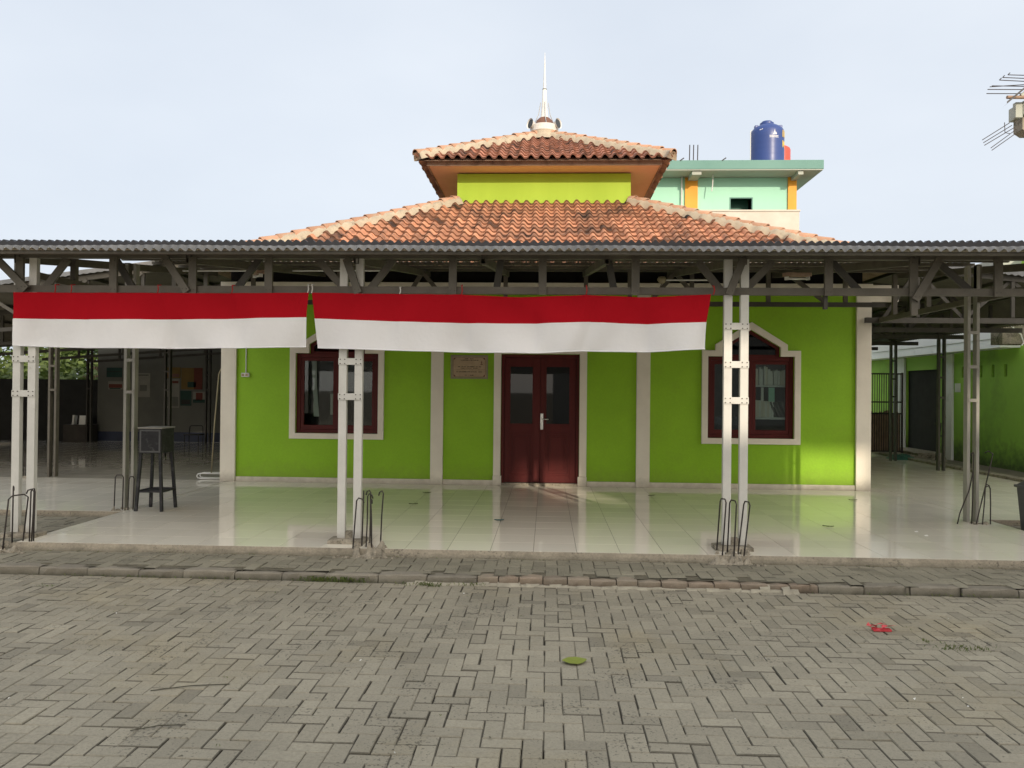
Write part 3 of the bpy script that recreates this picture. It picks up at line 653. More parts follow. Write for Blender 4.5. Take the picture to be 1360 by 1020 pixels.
sp = MB(); sp.lathe([(.050, 1.135), (.050, 1.15)], (fc[0], fc[1], fz), 16); obj('seam', sp, 'petal', spire)
sp = MB(); sp.lathe([(.036, 1.15), (.026, 1.40), (.013, 1.70), (.004, 1.96), (0, 1.97)], (fc[0], fc[1], fz), 12); obj('needle', sp, 'whitemetal', spire, smooth=True)
for k in range(4):
    a = k * math.pi/2 + .15; st = MB()
    st.tube([(fc[0]+r*math.cos(a), fc[1]+r*math.sin(a), fz+z) for r, z in ((.30,.30),(.20,.42),(.13,.58),(.085,.85))], .010, 6); obj('stay', st, 'chrome', finial)

# plaque, socket
pq = thing('plaque', (-1.2155, WY-.02, 1.843), 'brown carved stone plaque with dark lettering on the green wall left of the door', 'plaque')
x0, x1, z0, z1 = -1.508, -.923, 1.656, 2.029
p = MB(); p.ring(rect(x0, x1, z0, z1), rect(x0+.03, x1-.03, z0+.03, z1-.03), WY-.028, WY-.0015); obj('rim', p, 'plaque_rim', pq, bevel=.004)
p = MB(); p.box(x0+.03, x1-.03, WY-.018, WY-.0016, z0+.03, z1-.03); obj('slab', p, 'plaque', pq)
def PX(u): return x0 + (u - 150) / 920 * (x1 - x0)
def PZ(v): return z1 - (v - 190) / 610 * (z1 - z0)
yy = WY - .0195
def words(u0, u1, v, h, dens=.85):
    u = u0; tx = MB()
    while u < u1:
        ww = ru(8, 22)
        if rnd() < dens:
            z_ = PZ(v) + ru(-.0006, .0006); hh = h * ru(.6, 1.15); tx.add([(PX(u), yy, z_-hh/2), (PX(min(u+ww, u1)), yy, z_-hh/2), (PX(min(u+ww, u1)), yy, z_+hh/2), (PX(u), yy, z_+hh/2)], [(0,1,2,3)])
        u += ww + ru(1, 5)
    obj('text_line', tx, 'ink', pq)
for u0, u1, v, h in ((500,725,286,.012),(395,835,322,.010),(330,905,490,.012),(400,820,528,.008),(250,990,566,.004),(295,930,620,.013),(500,590,706,.011),(620,720,706,.011)): words(u0, u1, v, h)
bd = MB()
for a in ((215, 250, 1010, 252), (215, 748, 1010, 751)):
    bd.add([(PX(a[0]+60), yy, PZ(a[1]+3)), (PX(a[2]-60), yy, PZ(a[1]+3)), (PX(a[2]-60), yy, PZ(a[1]-3)), (PX(a[0]+60), yy, PZ(a[1]-3))], [(0,1,2,3)])
for u in (212, 1010): bd.add([(PX(u-4), yy, PZ(700)), (PX(u+4), yy, PZ(700)), (PX(u+4), yy, PZ(300)), (PX(u-4), yy, PZ(300))], [(0,1,2,3)])
for u, v, sx, sz in ((222,260,1,-1),(1000,260,-1,-1),(222,742,1,1),(1000,742,-1,1)):
    q = [(PX(u), yy, PZ(v)), (PX(u)+sx*.036, yy, PZ(v)), (PX(u)+sx*.026, yy, PZ(v)+sz*.016), (PX(u)+sx*.012, yy, PZ(v)+sz*.03), (PX(u), yy, PZ(v)+sz*.03)]
    bd.add(q, [(0,1,2,3,4) if sx*sz > 0 else (4,3,2,1,0)])
for v, wd in ((345,12),(375,20),(400,14),(430,34)): bd.add([(PX(912-wd), yy, PZ(v+10)), (PX(912+wd), yy, PZ(v+10)), (PX(912+wd*.6), yy, PZ(v-12)), (PX(912-wd*.6), yy, PZ(v-12))], [(0,1,2,3)])
obj('border_ornament', bd, 'rust', pq)
so = thing('power_socket', (-4.772, WY-.03, 1.66), 'small cream socket box under a thin conduit at the far left of the green wall', 'socket')
p = MB(); p.box(-4.835, -4.71, WY-.05, WY-.0015, 1.655, 1.72); obj('socket_box', p, 'whitemetal', so, bevel=.006)
p = MB()
for xx in (-4.80, -4.745): p.lathe([(0, 0), (.018, 0), (.018, .004)], (xx, WY-.0505, 1.69), 10)
p2 = MB(); p2.tube([(-4.772, WY-.012, 1.72), (-4.77, WY-.012, 3.08)], .009, 8); obj('conduit', p2, 'whitemetal', so)
p3 = MB(); 
for xx in (-4.805, -4.745): p3.box(xx-.02, xx+.02, WY-.053, WY-.0505, 1.668, 1.706)
obj('socket_outlet', p3, 'plaque', so)

# things seen through the right-hand window
bs = thing('bookshelf', (3.45, 12.6, 0.0), 'pale shelf unit standing inside the right-hand window', 'shelf')
p = MB(); p.box(3.12, 3.86, 12.36, 12.66, 1.068, 1.10); obj('shelf_board', p, 'whitemetal', bs)
p = MB(); p.box(3.12, 3.86, 12.36, 12.66, 1.575, 1.60); obj('shelf_board', p, 'whitemetal', bs)
for xx in (3.10, 3.865):
    p = MB(); p.box(xx-.012, xx+.012, 12.37, 12.66, 0.02, 2.02); obj('side_panel', p, 'room', bs)
def book(x, z, wd, h, d, tilt, lab, grp, mat):
    p = MB(); p.box(-wd/2, wd/2, 0, d, 0, h); o = obj('book', p, mat, base=(0, 0, 0), bevel=.002); o.location = (x, 12.38 + ru(0, .02), z); o.rotation_euler = (0, tilt, 0)
    return tag(o, lab, 'book', grp)
x = 3.17
while x < 3.82:
    wd = ru(.028, .046); h = ru(.25, .30) if x < 3.45 else ru(.20, .25)
    book(x, 1.602, wd-.006, h, .2, 0, 'pale spined book upright in the upper row seen through the right-hand window', 'upper row of books in the right-hand window', random.choice(['paper', 'cream', 'whitemetal'])); x += wd
x = 3.17
while x < 3.53:
    wd = ru(.026, .038); book(x, 1.102, wd-.006, ru(.23, .27), .2, 0, 'pale spined book upright in the lower row seen through the right-hand window', 'lower row of books in the right-hand window', random.choice(['paper', 'cream'])); x += wd
x = 3.53
for tl in (-.35, -.4, -.42, -.3): book(x+.05, 1.105, .03, .25, .2, tl, 'pale book leaning sideways in the lower row seen through the right-hand window', 'leaning books in the right-hand window', 'hallwall'); x += .055
p = MB(); p.box(3.475, 3.565, 12.42, 12.45, 1.29, 1.565); o = obj('mint_light_slit', p, 'mint'); tag(o, 'pale mint panel standing for a bright window slit between the two book rows', 'mint_light_slit')  # mint panel stands for the bright slit of a far window
p = MB(); p.box(3.36, 3.395, 12.42, 12.45, 1.30, 1.565); o = obj('white_light_slit', p, 'paper'); tag(o, 'narrow white panel standing for a second bright slit in the right-hand window', 'white_light_slit')  # white panel stands for another bright slit beside it
p = MB(); p.box(2.60, 3.05, 12.5, 12.8, 0.55, 1.10); o = obj('storage_box', p, 'skirt', bevel=.01); tag(o, 'blue storage box low behind the left pane of the right-hand window', 'box')
p = MB(); n = 10
for side in (0,):
    vs = []
    for i in range(n+1):
        t = i/n; vs += [(-3.80 + .02*math.sin(t*3)+.04*t*t, WY+.25+.02*math.sin(i*2.1), 1.93-.9*t), (-3.72 + .05*t*t, WY+.27, 1.93-.9*t)]
    p.add(vs, [(2*i, 2*i+1, 2*i+3, 2*i+2) for i in range(n)])
o = obj('curtain', p, 'paper', smooth=True); tag(o, 'thin white curtain edge hanging inside the left-hand window', 'curtain')
p = MB(); p.box(-3.62, -3.30, 12.85, 13.1, .012, 1.45); o = obj('cupboard', p, 'room', bevel=.01); tag(o, 'grey cupboard standing in the dark behind the left-hand window', 'cupboard')
p = MB(); p.box(-3.58, -3.53, 12.79, 12.845, 1.05, 1.40); o = obj('bottle', p, 'paper', bevel=.01); tag(o, 'slim white box hung on the cupboard behind the left-hand window', 'box')

# ------------------------------------------------------------------ front canopy
can = thing('canopy', (0, 7.5, 0), 'long corrugated sheet canopy on grey steel trusses in front of the prayer hall', 'canopy')
def corrugated(mb, x0, x1, y0, y1, z0, z1, pitch=.076, amp=.015, ny=1, per=8, lip=True, axis='x', zf=None):
    """corrugations run in depth; wave across x"""
    n = int((x1 - x0) / pitch * per); vs = []
    for j in range(ny + 1):
        t = j / ny
        for i in range(n + 1):
            xx = x0 + (x1 - x0) * i / n
            zz = (z0 + (z1 - z0) * t) if zf is None else zf(xx, t)
            vs.append((xx, y0 + (y1 - y0) * t, zz + amp * math.sin(2 * math.pi * xx / pitch)))
    fs = [(j*(n+1)+i, j*(n+1)+i+1, (j+1)*(n+1)+i+1, (j+1)*(n+1)+i) for j in range(ny) for i in range(n)]
    mb.add(vs, fs, .5)
    if lip:
        vs2 = [vs[i] for i in range(n+1)] + [(vs[i][0], vs[i][1], vs[i][2]-.007) for i in range(n+1)]
        mb.add(vs2, [(i, n+1+i, n+2+i, i+1) for i in range(n)], .5)
SX0, SX1 = -5.30, 5.45
us = MB(); 
# three overlapping rows of sheets, each a little higher than the one in front
ys = [7.62, 8.5, 9.4, 10.3, 11.2, 12.12]
for k in range(5):
    za, zb = 2.915 + .096*(ys[k]-7.62), 2.945 + .096*(ys[k+1]+.12-7.62)
    corrugated(us, SX0, SX1, ys[k], ys[k+1] + (.12 if k < 4 else 0), za, zb)
obj('roof_sheet', us, 'sheet', can, smooth=True)
ex = MB(); corrugated(ex, -9.5, SX0-.005, 7.62, 8.15, 2.925, 2.97); corrugated(ex, SX1+.005, 9.5, 7.62, 8.15, 2.925, 2.97)
obj('roof_sheet', ex, 'sheet', can, smooth=True)
ed = MB(); n = 2000; vs = []
for i in range(n + 1):
    xx = -9.5 + 19.0*i/n; w_ = math.sin(2*math.pi*xx/.078); zt = 2.934 + .0135*w_ + .003*math.sin(xx*1.9)
    vs += [(xx, 7.575, 2.80), (xx, 7.575, zt), (xx, 7.64, zt+.004)]
ed.add(vs, [(3*i+k, 3*i+3+k, 3*i+4+k, 3*i+1+k) for i in range(n) for k in range(2)]); obj('sheet_edge_and_gap', ed, 'blacksheet', can)  # black strip also stands for the unlit gap below the upper sheet
ls = MB(); corrugated(ls, -9.5, 9.5, 6.99, 7.64, 2.762, 2.825, pitch=.082, amp=.010, lip=False); obj('lower_sheet', ls, 'sheet', can, smooth=True)
et = MB(); n = 1900; vs = []
for i in range(n + 1):
    xx = -9.5 + 19.0 * i / n; s = math.sin(2*math.pi*xx/.082)
    vs += [(xx, 6.985, 2.783 + .004*math.sin(xx*3.1) + .0025*s), (xx, 6.965 - .012*s, 2.742 + .013*s + .004*math.sin(xx*2.3))]
et.add(vs, [(2*i+1, 2*i+3, 2*i+2, 2*i) for i in range(n)]); obj('eave_trim', et, 'trimsheet', can, smooth=True)
# front truss
TY = 7.5
tc = MB(); tc.box(-9.5, 9.5, TY-.035, TY+.035, 2.745, 2.80); tc.box(-9.5, 9.5, 7.02, 7.06, 2.71, 2.742); obj('top_chord', tc, 'truss', can, bevel=.003)
bc = MB(); bc.channel((-9.5, TY, 2.443), (9.5, TY, 2.443), .068, .06, up=(0,1,0)); obj('bottom_chord', bc, 'truss', can)
def member(p, q, w_=.075, d=.03, mat='truss', name='truss_web'):
    m_ = MB(); m_.channel(p, q, w_, d, .004, up=(0,1,0)); o = obj(name, m_, mat, can)
    sc = MB(); P_, Q_ = Vector(p), Vector(q); t = (Q_-P_).normalized()
    for e_, s in ((P_, 1), (Q_, -1)):
        c = e_ + t * (s * .035)
        for dx in (-.018, .018): sc.lathe([(0, 0), (.006, 0)], (0,0,0), 6) if False else sc.box(c.x+dx-.004, c.x+dx+.004, c.y-d/2-.004, c.y-d/2-.0005, c.z-.004, c.z+.004)
    obj('screws', sc, 'truss_dk', o)
FYm = TY - .048
for xx in (-5.18, -4.24, -3.45, -2.70, -.91, -.05, .83, 2.63, 3.41, 4.18, 4.97): member((xx, FYm, 2.40), (xx, FYm, 2.75))
for xa, za, xb, zb in ((-5.42, 2.75, -5.09, 2.43), (-3.72, 2.75, -3.49, 2.41), (-1.935, 2.735, -1.815, 2.405), (1.83, 2.74, 1.70, 2.405), (3.63, 2.74, 3.41, 2.36)):
    member((xa, FYm-.034, za), (xb, FYm-.034, zb), .07)
for xa, za, xb, zb in ((-4.76, 2.75, -5.0, 2.44), (-2.25, 2.75, -1.965, 2.44), (-1.50, 2.75, -1.745, 2.44), (1.43, 2.74, 1.66, 2.45), (2.14, 2.74, 1.87, 2.45)):
    member((xa, TY+.05, za), (xb, TY+.05, zb), .07)
for xa, za, xb, zb in ((-2.83, 2.77, -3.08, 2.45), (-.455, 2.77, -.50, 2.46), (.58, 2.77, .64, 2.46), (2.69, 2.76, 2.98, 2.45), (3.67, 2.76, 4.02, 2.45), (-4.30, 2.76, -4.1, 2.44)):
    member((xa, TY+.09, za), (xb, TY+.09, zb), .065, .03, 'truss_dk')
p = MB(); p.box(3.385, 3.445, FYm-.02, FYm+.01, 2.22, 2.40); obj('hanger', p, 'truss', can)
p = MB(); p.box(2.60, 2.635, TY-.02, TY+.02, 2.28, 2.41); obj('hanger', p, 'truss_dk', can)
# rafters, purlins, rear truss
def canz(y): return 2.925 + .096 * (y - 7.62)
for xx in (-5.22, -3.5, -1.85, -.62, .56, 1.85, 3.45, 5.3):
    r_ = MB(); r_.channel((xx, 7.45, 2.735), (xx, 12.1, canz(12.1)-.075), .05, .085, .006, up=(0,0,1)); obj('rafter', r_, 'truss', can)
for yy in (8.0, 8.75, 9.5, 10.25, 11.0, 11.7):
    p = MB(); p.box(SX0, SX1, yy-.02, yy+.02, canz(yy)-.05, canz(yy)-.013); obj('purlin', p, 'truss', can)
RY = 11.5
p = MB(); p.box(-5.0, 4.85, RY-.03, RY+.03, 2.735, 2.80); obj('rear_chord', p, 'truss_dk', can)
for xx in (-4.4, -3.1, -2.75, -.62, -1.4, .56, 1.2, 2.1, 3.2, 4.3):
    p = MB(); p.box(xx-.03, xx+.03, RY-.02, RY+.02, 2.80, canz(RY)-.04); obj('rear_strut', p, 'truss', can)
for xa, xb in ((-2.1, -1.85), (-1.5, -1.85), (1.5, 1.85), (2.2, 1.85), (4.0, 3.45)):
    p = MB(); p.bar((xa, RY-.04, 2.80), (xb, RY-.04, canz(RY)-.08), .06, .03, (0,1,0)); obj('rear_brace', p, 'truss', can)
# posts: pairs of steel channels with tie plates
def front_post(x, name='post'):
    p = MB()
    for s in (-1, 1): p.channel((x+s*.077, TY+.0, 0.045), (x+s*.077, TY+.0, 2.76), .076, .055, .005, up=(0,1,0))
    o = obj(name, p, 'post', can, bevel=.0015)
    for z_ in (1.41, 1.75, 2.112):
        t = MB(); t.box(x-.118, x+.118, TY-.036, TY-.0285, z_-.032, z_+.032)
        q = obj('tie_plate', t, 'post', o, bevel=.0015)
        sc = MB()
        for sx in (-.10, -.055, .055, .10):
            for sz in (-.02, .02): sc.box(x+sx-.005, x+sx+.005, TY-.040, TY-.0365, z_+sz-.005, z_+sz+.005)
        obj('screws', sc, 'truss_dk', q)
    b = MB(); rough_block(b, x-.19, x+.16, TY-.10, TY+.12, 0.0, .043, j=.008); b.box(x-.035, x+.035, TY-.02, TY+.04, .044, .11); obj('base_block', b, 'concrete', o)
front_post(-1.895); front_post(1.785); front_post(-5.143)
def side_post(x, y, z1, parent, zs=(1.42, 1.81, 2.21), dark_=False):
    p = MB()
    for s in (-1, 1): p.channel((x+s*.052, y, 0.0), (x+s*.052, y, z1), .034, .085, .004, up=(0,1,0))
    o = obj('post', p, ('truss' if dark_ == 'truss' else 'truss_dk' if dark_ else 'post_grey'), parent)
    for z_ in zs:
        t = MB(); t.box(x-.058, x+.058, y-.049, y-.0435, z_-.018, z_+.018); obj('tie_plate', t, ('truss' if dark_ == 'truss' else 'truss_dk' if dark_ else 'post_grey'), o)
    return o
side_post(-5.10, 9.38, 2.99, can); side_post(4.975, 9.40, 2.99, can)
for sx in (-1, 1):
    xx = -5.16 if sx < 0 else 5.04
    p = MB(); p.channel((xx, TY+.1, 2.60), (xx, 12.15, 2.60), .05, .07, .005, up=(0,0,1)); obj('side_chord', p, 'truss', can)
    for yy in (8.3, 9.4, 10.6, 11.6):
        p = MB(); p.box(xx-.03, xx+.03, yy-.03, yy+.03, 2.637, canz(yy)-.09); obj('side_strut', p, 'truss', can)
# lamps, pipe and horn speaker under the canopy
def tube_lamp(loc, rz, lab):
    t = thing('tube_lamp', (0,0,0), lab, 'lamp', 'fluorescent lamps under the canopy')
    p = MB(); p.box(-.30, .30, -.05, .05, .03, .075); obj('housing', p, 'bamboo', t, bevel=.004)
    p = MB(); p.tube([(-.285, 0, .005), (.285, 0, .005)], .014, 10); obj('tube', p, 'tube', t, smooth=True)
    for s in (-1, 1):
        p = MB(); p.box(s*.292-.012, s*.292+.012, -.022, .022, -.012, .029); obj('lamp_holder', p, 'whitemetal', t)
    t.location = loc; t.rotation_euler = (0, R(6) * (1 if loc[0] < 0 else -1), rz); return t
tube_lamp((-3.62, 9.6, 2.875), R(-62), 'short fluorescent lamp under the canopy left of the banners\' meeting point')
tube_lamp((3.02, 9.6, 2.865), R(48), 'short fluorescent lamp under the canopy above the right-hand window')
t = thing('horn_speaker', (1.62, 11.2, 3.05), 'small pale horn speaker on a white pipe under the canopy', 'speaker')
p = MB(); p.lathe([(.02, 0), (.05, .03), (.07, .06), (.045, .10), (0, .11)], (1.62, 11.2, 3.02), 16); obj('horn', p, 'plaque_rim', t, smooth=True)
p = MB(); p.tube([(1.66, 11.25, 3.08), (2.3, 11.3, 3.09)], .012, 8); obj('pipe', p, 'whitemetal', t)
p = MB(); p.tube([(1.62, 11.2, 3.02), (1.57, 11.2, 2.93), (1.5, 11.25, 2.86)], .005, 6); obj('cable', p, 'ink', t)
p = MB(); p.tube([(-5.0, 10.5, 3.08), (-3.7, 10.5, 3.085), (-2.2, 10.5, 3.09)], .011, 8); o = obj('conduit', p, 'whitemetal'); tag(o, 'thin white conduit running under the canopy sheets on the left side', 'conduit')

# ------------------------------------------------------------------ side canopies
def sloped(name, loc, label, fz, x0, x1, y0, y1, front_mat='sheet'):
    t = thing(name, loc, label, 'canopy')
    s = MB(); n = int((y1-y0)/.076*6); m_ = 14; vs = []
    for i in range(n+1):
        yy = y0 + (y1-y0)*i/n
        for j in range(m_+1):
            xx = x0 + (x1-x0)*j/m_; vs.append((xx, yy, fz(xx) + .010*math.sin(2*math.pi*yy/.076)))
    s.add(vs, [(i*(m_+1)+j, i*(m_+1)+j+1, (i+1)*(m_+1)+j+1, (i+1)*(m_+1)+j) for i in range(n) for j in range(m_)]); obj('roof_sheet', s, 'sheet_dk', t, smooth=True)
    return t
lz = lambda x: 3.55 - .128*(-5.15 - x) if x > -12 else 2.673 - .06*(-12 - x)
lc = sloped('canopy', (-9, 15, 0), 'dark corrugated canopy over the tiled hall left of the prayer hall', lz, -16.2, -5.3, 12.02, 20.4)  # outer end extended out of view to block light into the hall
ft_ = MB()
n = 120; vs = []
for i in range(n+1):
    xx = -12.2 + 6.9*i/n; s = .012*math.sin(2*math.pi*xx/.115*1.0); vs += [(xx, 12.0, lz(xx)+.05), (xx, 11.99, lz(xx)-.02+s)]
ft_.add(vs, [(2*i+1, 2*i+3, 2*i+2, 2*i) for i in range(n)]); obj('eave_trim', ft_, 'trimsheet', lc)
for yy in (12.1, 14.2, 16.3, 18.4, 20.2):
    p = MB(); p.channel((-12.2, yy, lz(-12.2)-.07), (-5.25, yy, lz(-5.25)-.07), .05, .08, up=(0,0,1)); obj('rafter', p, 'truss_dk' if yy > 13 else 'truss', lc)
    p = MB(); p.channel((-12.2, yy, 2.12), (-5.25, yy, 2.62), .05, .06, up=(0,0,1)); obj('bottom_chord', p, 'truss_dk', lc)
    for xx in (-6.4, -7.3, -8.06, -9.0, -10.2, -11.3):
        zb = 2.62 - (.5/6.95)*(-5.25-xx); p = MB(); p.box(xx-.025, xx+.025, yy-.02, yy+.02, zb+.03, lz(xx)-.11); obj('strut', p, 'truss_dk', lc)
    if yy < 13:
        for xa, xb in ((-6.4, -7.3), (-7.3, -8.06), (-9.0, -8.06)):
            p = MB(); p.bar((xa, yy-.03, lz(xa)-.1), (xb, yy-.03, 2.60-(.5/6.95)*(-5.25-xb)), .05, .03, (0,1,0)); obj('brace', p, 'truss', lc)
for xx in (-6.2, -7.4, -8.6, -9.8, -11.0):
    p = MB(); p.box(xx-.025, xx+.025, 12.15, 20.3, lz(xx)-.028-.03, lz(xx)-.014); obj('purlin', p, 'truss_dk', lc)
for yy in (12.45, 16.3, 20.0): side_post(-8.06, yy, lz(-8.06)-.12, lc, dark_='truss' if yy < 13 else True)
side_post(-8.9, 20.2, lz(-8.9)-.12, lc, dark_=True); side_post(-12.1, 20.2, 2.6, lc, dark_=True); side_post(-12.1, 14.2, 2.6, lc, dark_=True)
rz_ = lambda x: (3.50 - .10*(x-4.95)) if x < 7.5 else 3.245 - .62*(x-7.5)
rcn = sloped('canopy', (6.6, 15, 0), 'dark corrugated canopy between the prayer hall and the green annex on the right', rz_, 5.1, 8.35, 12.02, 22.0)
ft_ = MB(); vs = []
for i in range(n+1):
    xx = 5.1 + 3.25*i/n; s = .012*math.sin(2*math.pi*xx/.1); vs += [(xx, 12.0, rz_(xx)+.05), (xx, 11.99, rz_(xx)-.02+s)]
ft_.add(vs, [(2*i+1, 2*i+3, 2*i+2, 2*i) for i in range(n)]); obj('eave_trim', ft_, 'trimsheet', rcn)
for yy in (12.1, 13.9, 15.58, 17.69, 19.8, 21.8):
    p = MB(); p.channel((4.96 if yy > 12.2 else 4.82, yy, 2.60), (8.2, yy, 2.60), .05, .08, up=(0,0,1)); obj('bottom_chord', p, 'truss_dk', rcn)
    p = MB(); p.channel((5.0, yy, rz_(5.0)-.06), (7.5, yy, rz_(7.5)-.06), .05, .08, up=(0,0,1)); obj('rafter', p, 'truss_dk', rcn)
    for xx in (5.6, 6.3, 7.0, 7.67):
        p = MB(); p.box(xx-.025, xx+.025, yy-.02, yy+.02, 2.65, rz_(xx)-.1); obj('strut', p, 'truss_dk', rcn)
    for xa, xb in ((5.1, 5.6), (6.3, 5.6), (6.3, 7.0), (7.67, 7.0)):
        p = MB(); p.bar((xa, yy+.035, 2.63), (xb, yy+.035, rz_(xb)-.08), .05, .03, (0,1,0)); obj('brace', p, 'truss_dk', rcn)
for xx in (5.5, 6.3, 7.1, 7.67):
    p = MB(); p.box(xx-.025, xx+.025, 12.15, 21.9, rz_(xx)-.06, rz_(xx)-.014); obj('purlin', p, 'truss_dk', rcn)
p = MB(); p.box(7.63, 7.71, 12.0, 22, 2.66, 2.74); obj('eave_beam', p, 'truss_dk', rcn)
for yy in (15.58, 17.69): side_post(7.67, yy, 2.68, rcn, dark_=True)

# ------------------------------------------------------------------ banners
def banner(name, pts_top, pts_mid, pts_bot, y, label, ties):
    t = thing(name, ((pts_top[0][0]+pts_top[-1][0])/2, y, pts_bot[0][1]), label, 'banner')
    def interp(pts, s):
        n_ = len(pts)-1; k = min(int(s*n_), n_-1); f = s*n_-k; f = f*f*(3-2*f)*.5+f*.5
        return (pts[k][0]+(pts[k+1][0]-pts[k][0])*f, pts[k][1]+(pts[k+1][1]-pts[k][1])*f)
    NX_, NZ_ = 130, 9
    ph = rnd()*6
    def wave(s, q, L_): # cloth relief, larger at the free bottom edge
        x_ = s * L_
        return (.008 + .030*q) * math.sin(x_*4.3 + ph + q*1.6) + (.005+.012*q) * math.sin(x_*9.5 + ph*2 - q*2.5) + .007*math.sin(x_*19+q*5+ph) + .016*q*math.sin(x_*6.4-q*3+ph*1.7) + .012*q*math.sin(x_*2.1+q*4)
    L_ = abs(pts_top[-1][0]-pts_top[0][0])
    def sheet(A, B, q0, q1):
        m_ = MB(); vs = []
        for j in range(NZ_+1):
            v = j/NZ_; q = q0+(q1-q0)*v
            for i in range(NX_+1):
                s = i/NX_; a = interp(A, s); b = interp(B, s)
                vs.append((a[0]+(b[0]-a[0])*v, y - wave(s, q, L_), a[1]+(b[1]-a[1])*v))
        m_.add(vs, [(j*(NX_+1)+i, (j+1)*(NX_+1)+i, (j+1)*(NX_+1)+i+1, j*(NX_+1)+i+1) for j in range(NZ_) for i in range(NX_)]); return m_
    obj('red_half', sheet(pts_top, pts_mid, 0, .5), 'banner_red', t, smooth=True)
    obj('white_half', sheet(pts_mid, pts_bot, .5, 1), 'banner_white', t, smooth=True)
    hm = MB(); pts = []
    for i in range(NX_+1):
        s = i/NX_; b = interp(pts_bot, s); pts.append((b[0], y - wave(s, 1, L_) - .002, b[1]+.003))
    hm.tube(pts, .006, 6); obj('hem', hm, 'hem', t, smooth=True)
    for x_, ztop, zbot, mat in ties:
        m_ = MB(); m_.tube([(x_, y, zbot), (x_+.01, y-.004, (zbot+ztop)/2), (x_+.004, y-.002, ztop), (x_+.004, y+.06, ztop+.01)], .006, 6); obj('tie', m_, mat, t)
BY = 7.395
k_ = BY/7.45
def zz(z): return 1.4913 + (z-1.4913)*k_
def pts(l): return [(x*k_, zz(z)) for x, z in l]
banner('flag_banner', pts([(-5.243, 2.404), (-4.5, 2.402), (-3.8, 2.402), (-3.05, 2.403), (-2.299, 2.41)]), pts([(-5.247, 2.147), (-4.5, 2.14), (-3.7, 2.145), (-3.0, 2.155), (-2.325, 2.172)]),
       pts([(-5.251, 1.879), (-4.5, 1.86), (-3.7, 1.862), (-3.0, 1.868), (-2.337, 1.886)]), BY,
       'shorter red and white flag banner on the left, hung flat from the canopy truss', [(-4.79, 2.47, 2.395, 'redcord'), (-4.63, 2.47, 2.395, 'redcord'), (-3.77, 2.47, 2.395, 'redcord'), (-3.04, 2.47, 2.395, 'redcord'), (-2.30, 2.48, 2.40, 'whitecord')])
banner('flag_banner', pts([(-2.277, 2.412), (-1.4, 2.400), (-.82, 2.398), (-.25, 2.375), (.36, 2.398), (.95, 2.38), (1.538, 2.41)]), pts([(-2.252, 2.163), (-1.45, 2.135), (-.75, 2.125), (-.1, 2.125), (.4, 2.142), (.95, 2.125), (1.498, 2.147)]),
       pts([(-2.226, 1.878), (-1.4, 1.855), (-.75, 1.846), (-.1, 1.84), (.35, 1.865), (.95, 1.86), (1.486, 1.891)]), BY - .004,
       'longer red and white flag banner hung in the middle across the doorway', [(-2.26, 2.48, 2.40, 'whitecord'), (-1.41, 2.46, 2.39, 'whitecord'), (-.82, 2.48, 2.38, 'redcord'), (.36, 2.48, 2.385, 'redcord'), (1.55, 2.48, 2.40, 'redcord')])

# ------------------------------------------------------------------ rebar stubs
def rubble(mb, x0, x1, y0, y1, z0, z1, n=30):
    from mathutils import noise
    NX_, NY_ = 34, 16; vs = []; sd = ru(0, 50)
    for j in range(NY_+1):
        for i in range(NX_+1):
            u, v = i/NX_, j/NY_; e_ = min(1, 5*min(u, 1-u))*min(1, 4*min(v+.02, 1-v))
            nn = noise.fractal(Vector((u*5+sd, v*3, sd)), 1.0, 2.0, 5); n2 = noise.cell(Vector((u*7+sd, v*4, 3)))
            vs.append((x0+(x1-x0)*u + .02*noise.noise(Vector((v*6, sd, u*3))), y0+(y1-y0)*v + .015*noise.noise(Vector((u*9, sd, 1))), z0 + (z1-z0)*max(0.0, min(1.15, e_*(.60+.75*nn+.55*(n2-.5))))))
    mb.add(vs, [(j*(NX_+1)+i, j*(NX_+1)+i+1, (j+1)*(NX_+1)+i+1, (j+1)*(NX_+1)+i) for j in range(NY_) for i in range(NX_)], .5)
    for _ in range(n):
        s = ru(.008, .028); x_, y_ = ru(x0-.05, x1+.05), y0+random.gauss(0, .02); h = s*ru(.4, .9); zb = WALK-.004
        vs = [(x_+a*s+ru(-.006,.006), y_+b*s*.8+ru(-.006,.006), zb+c*h+(ru(-.006,.004) if c else 0)) for c in (0,1) for a, b in ((0,0),(1,0),(1,1),(0,1))]
        mb.add(vs, [(0,3,2,1),(4,5,6,7),(0,1,5,4),(1,2,6,5),(2,3,7,6),(3,0,4,7)])
def rebar_cluster(loc, label, bars, foot=None, r=.007):
    t = thing('rebar_stub', loc, label, 'rebar', 'starter bars left standing beside the posts')
    if foot:
        m_ = MB(); x0, x1, y0, y1, z0, z1 = foot
        rubble(m_, x0-.03, x1+.03, y0-.04, y1+.02, z0, z1+.012)
        obj('footing', m_, 'concrete', t)
    for b in bars:
        m_ = MB(); m_.tube(b, r, 7); obj('bar', m_, 'rebar', t, smooth=True)
def hook(x, y, z0, z1, lean=(0,0), hk=(-.03, .0)):
    a = (x+lean[0], y+lean[1])
    return [(x, y, z0), (x+lean[0]*.55+ru(-.004,.004), y+lean[1]*.55, z0+(z1-z0)*.55), (a[0], a[1], z1-.025), (a[0]+hk[0]*.35, a[1]+hk[1]*.35, z1), (a[0]+hk[0], a[1]+hk[1], z1-.012), (a[0]+hk[0]*1.25, a[1]+hk[1]*1.25, z1-.045)]
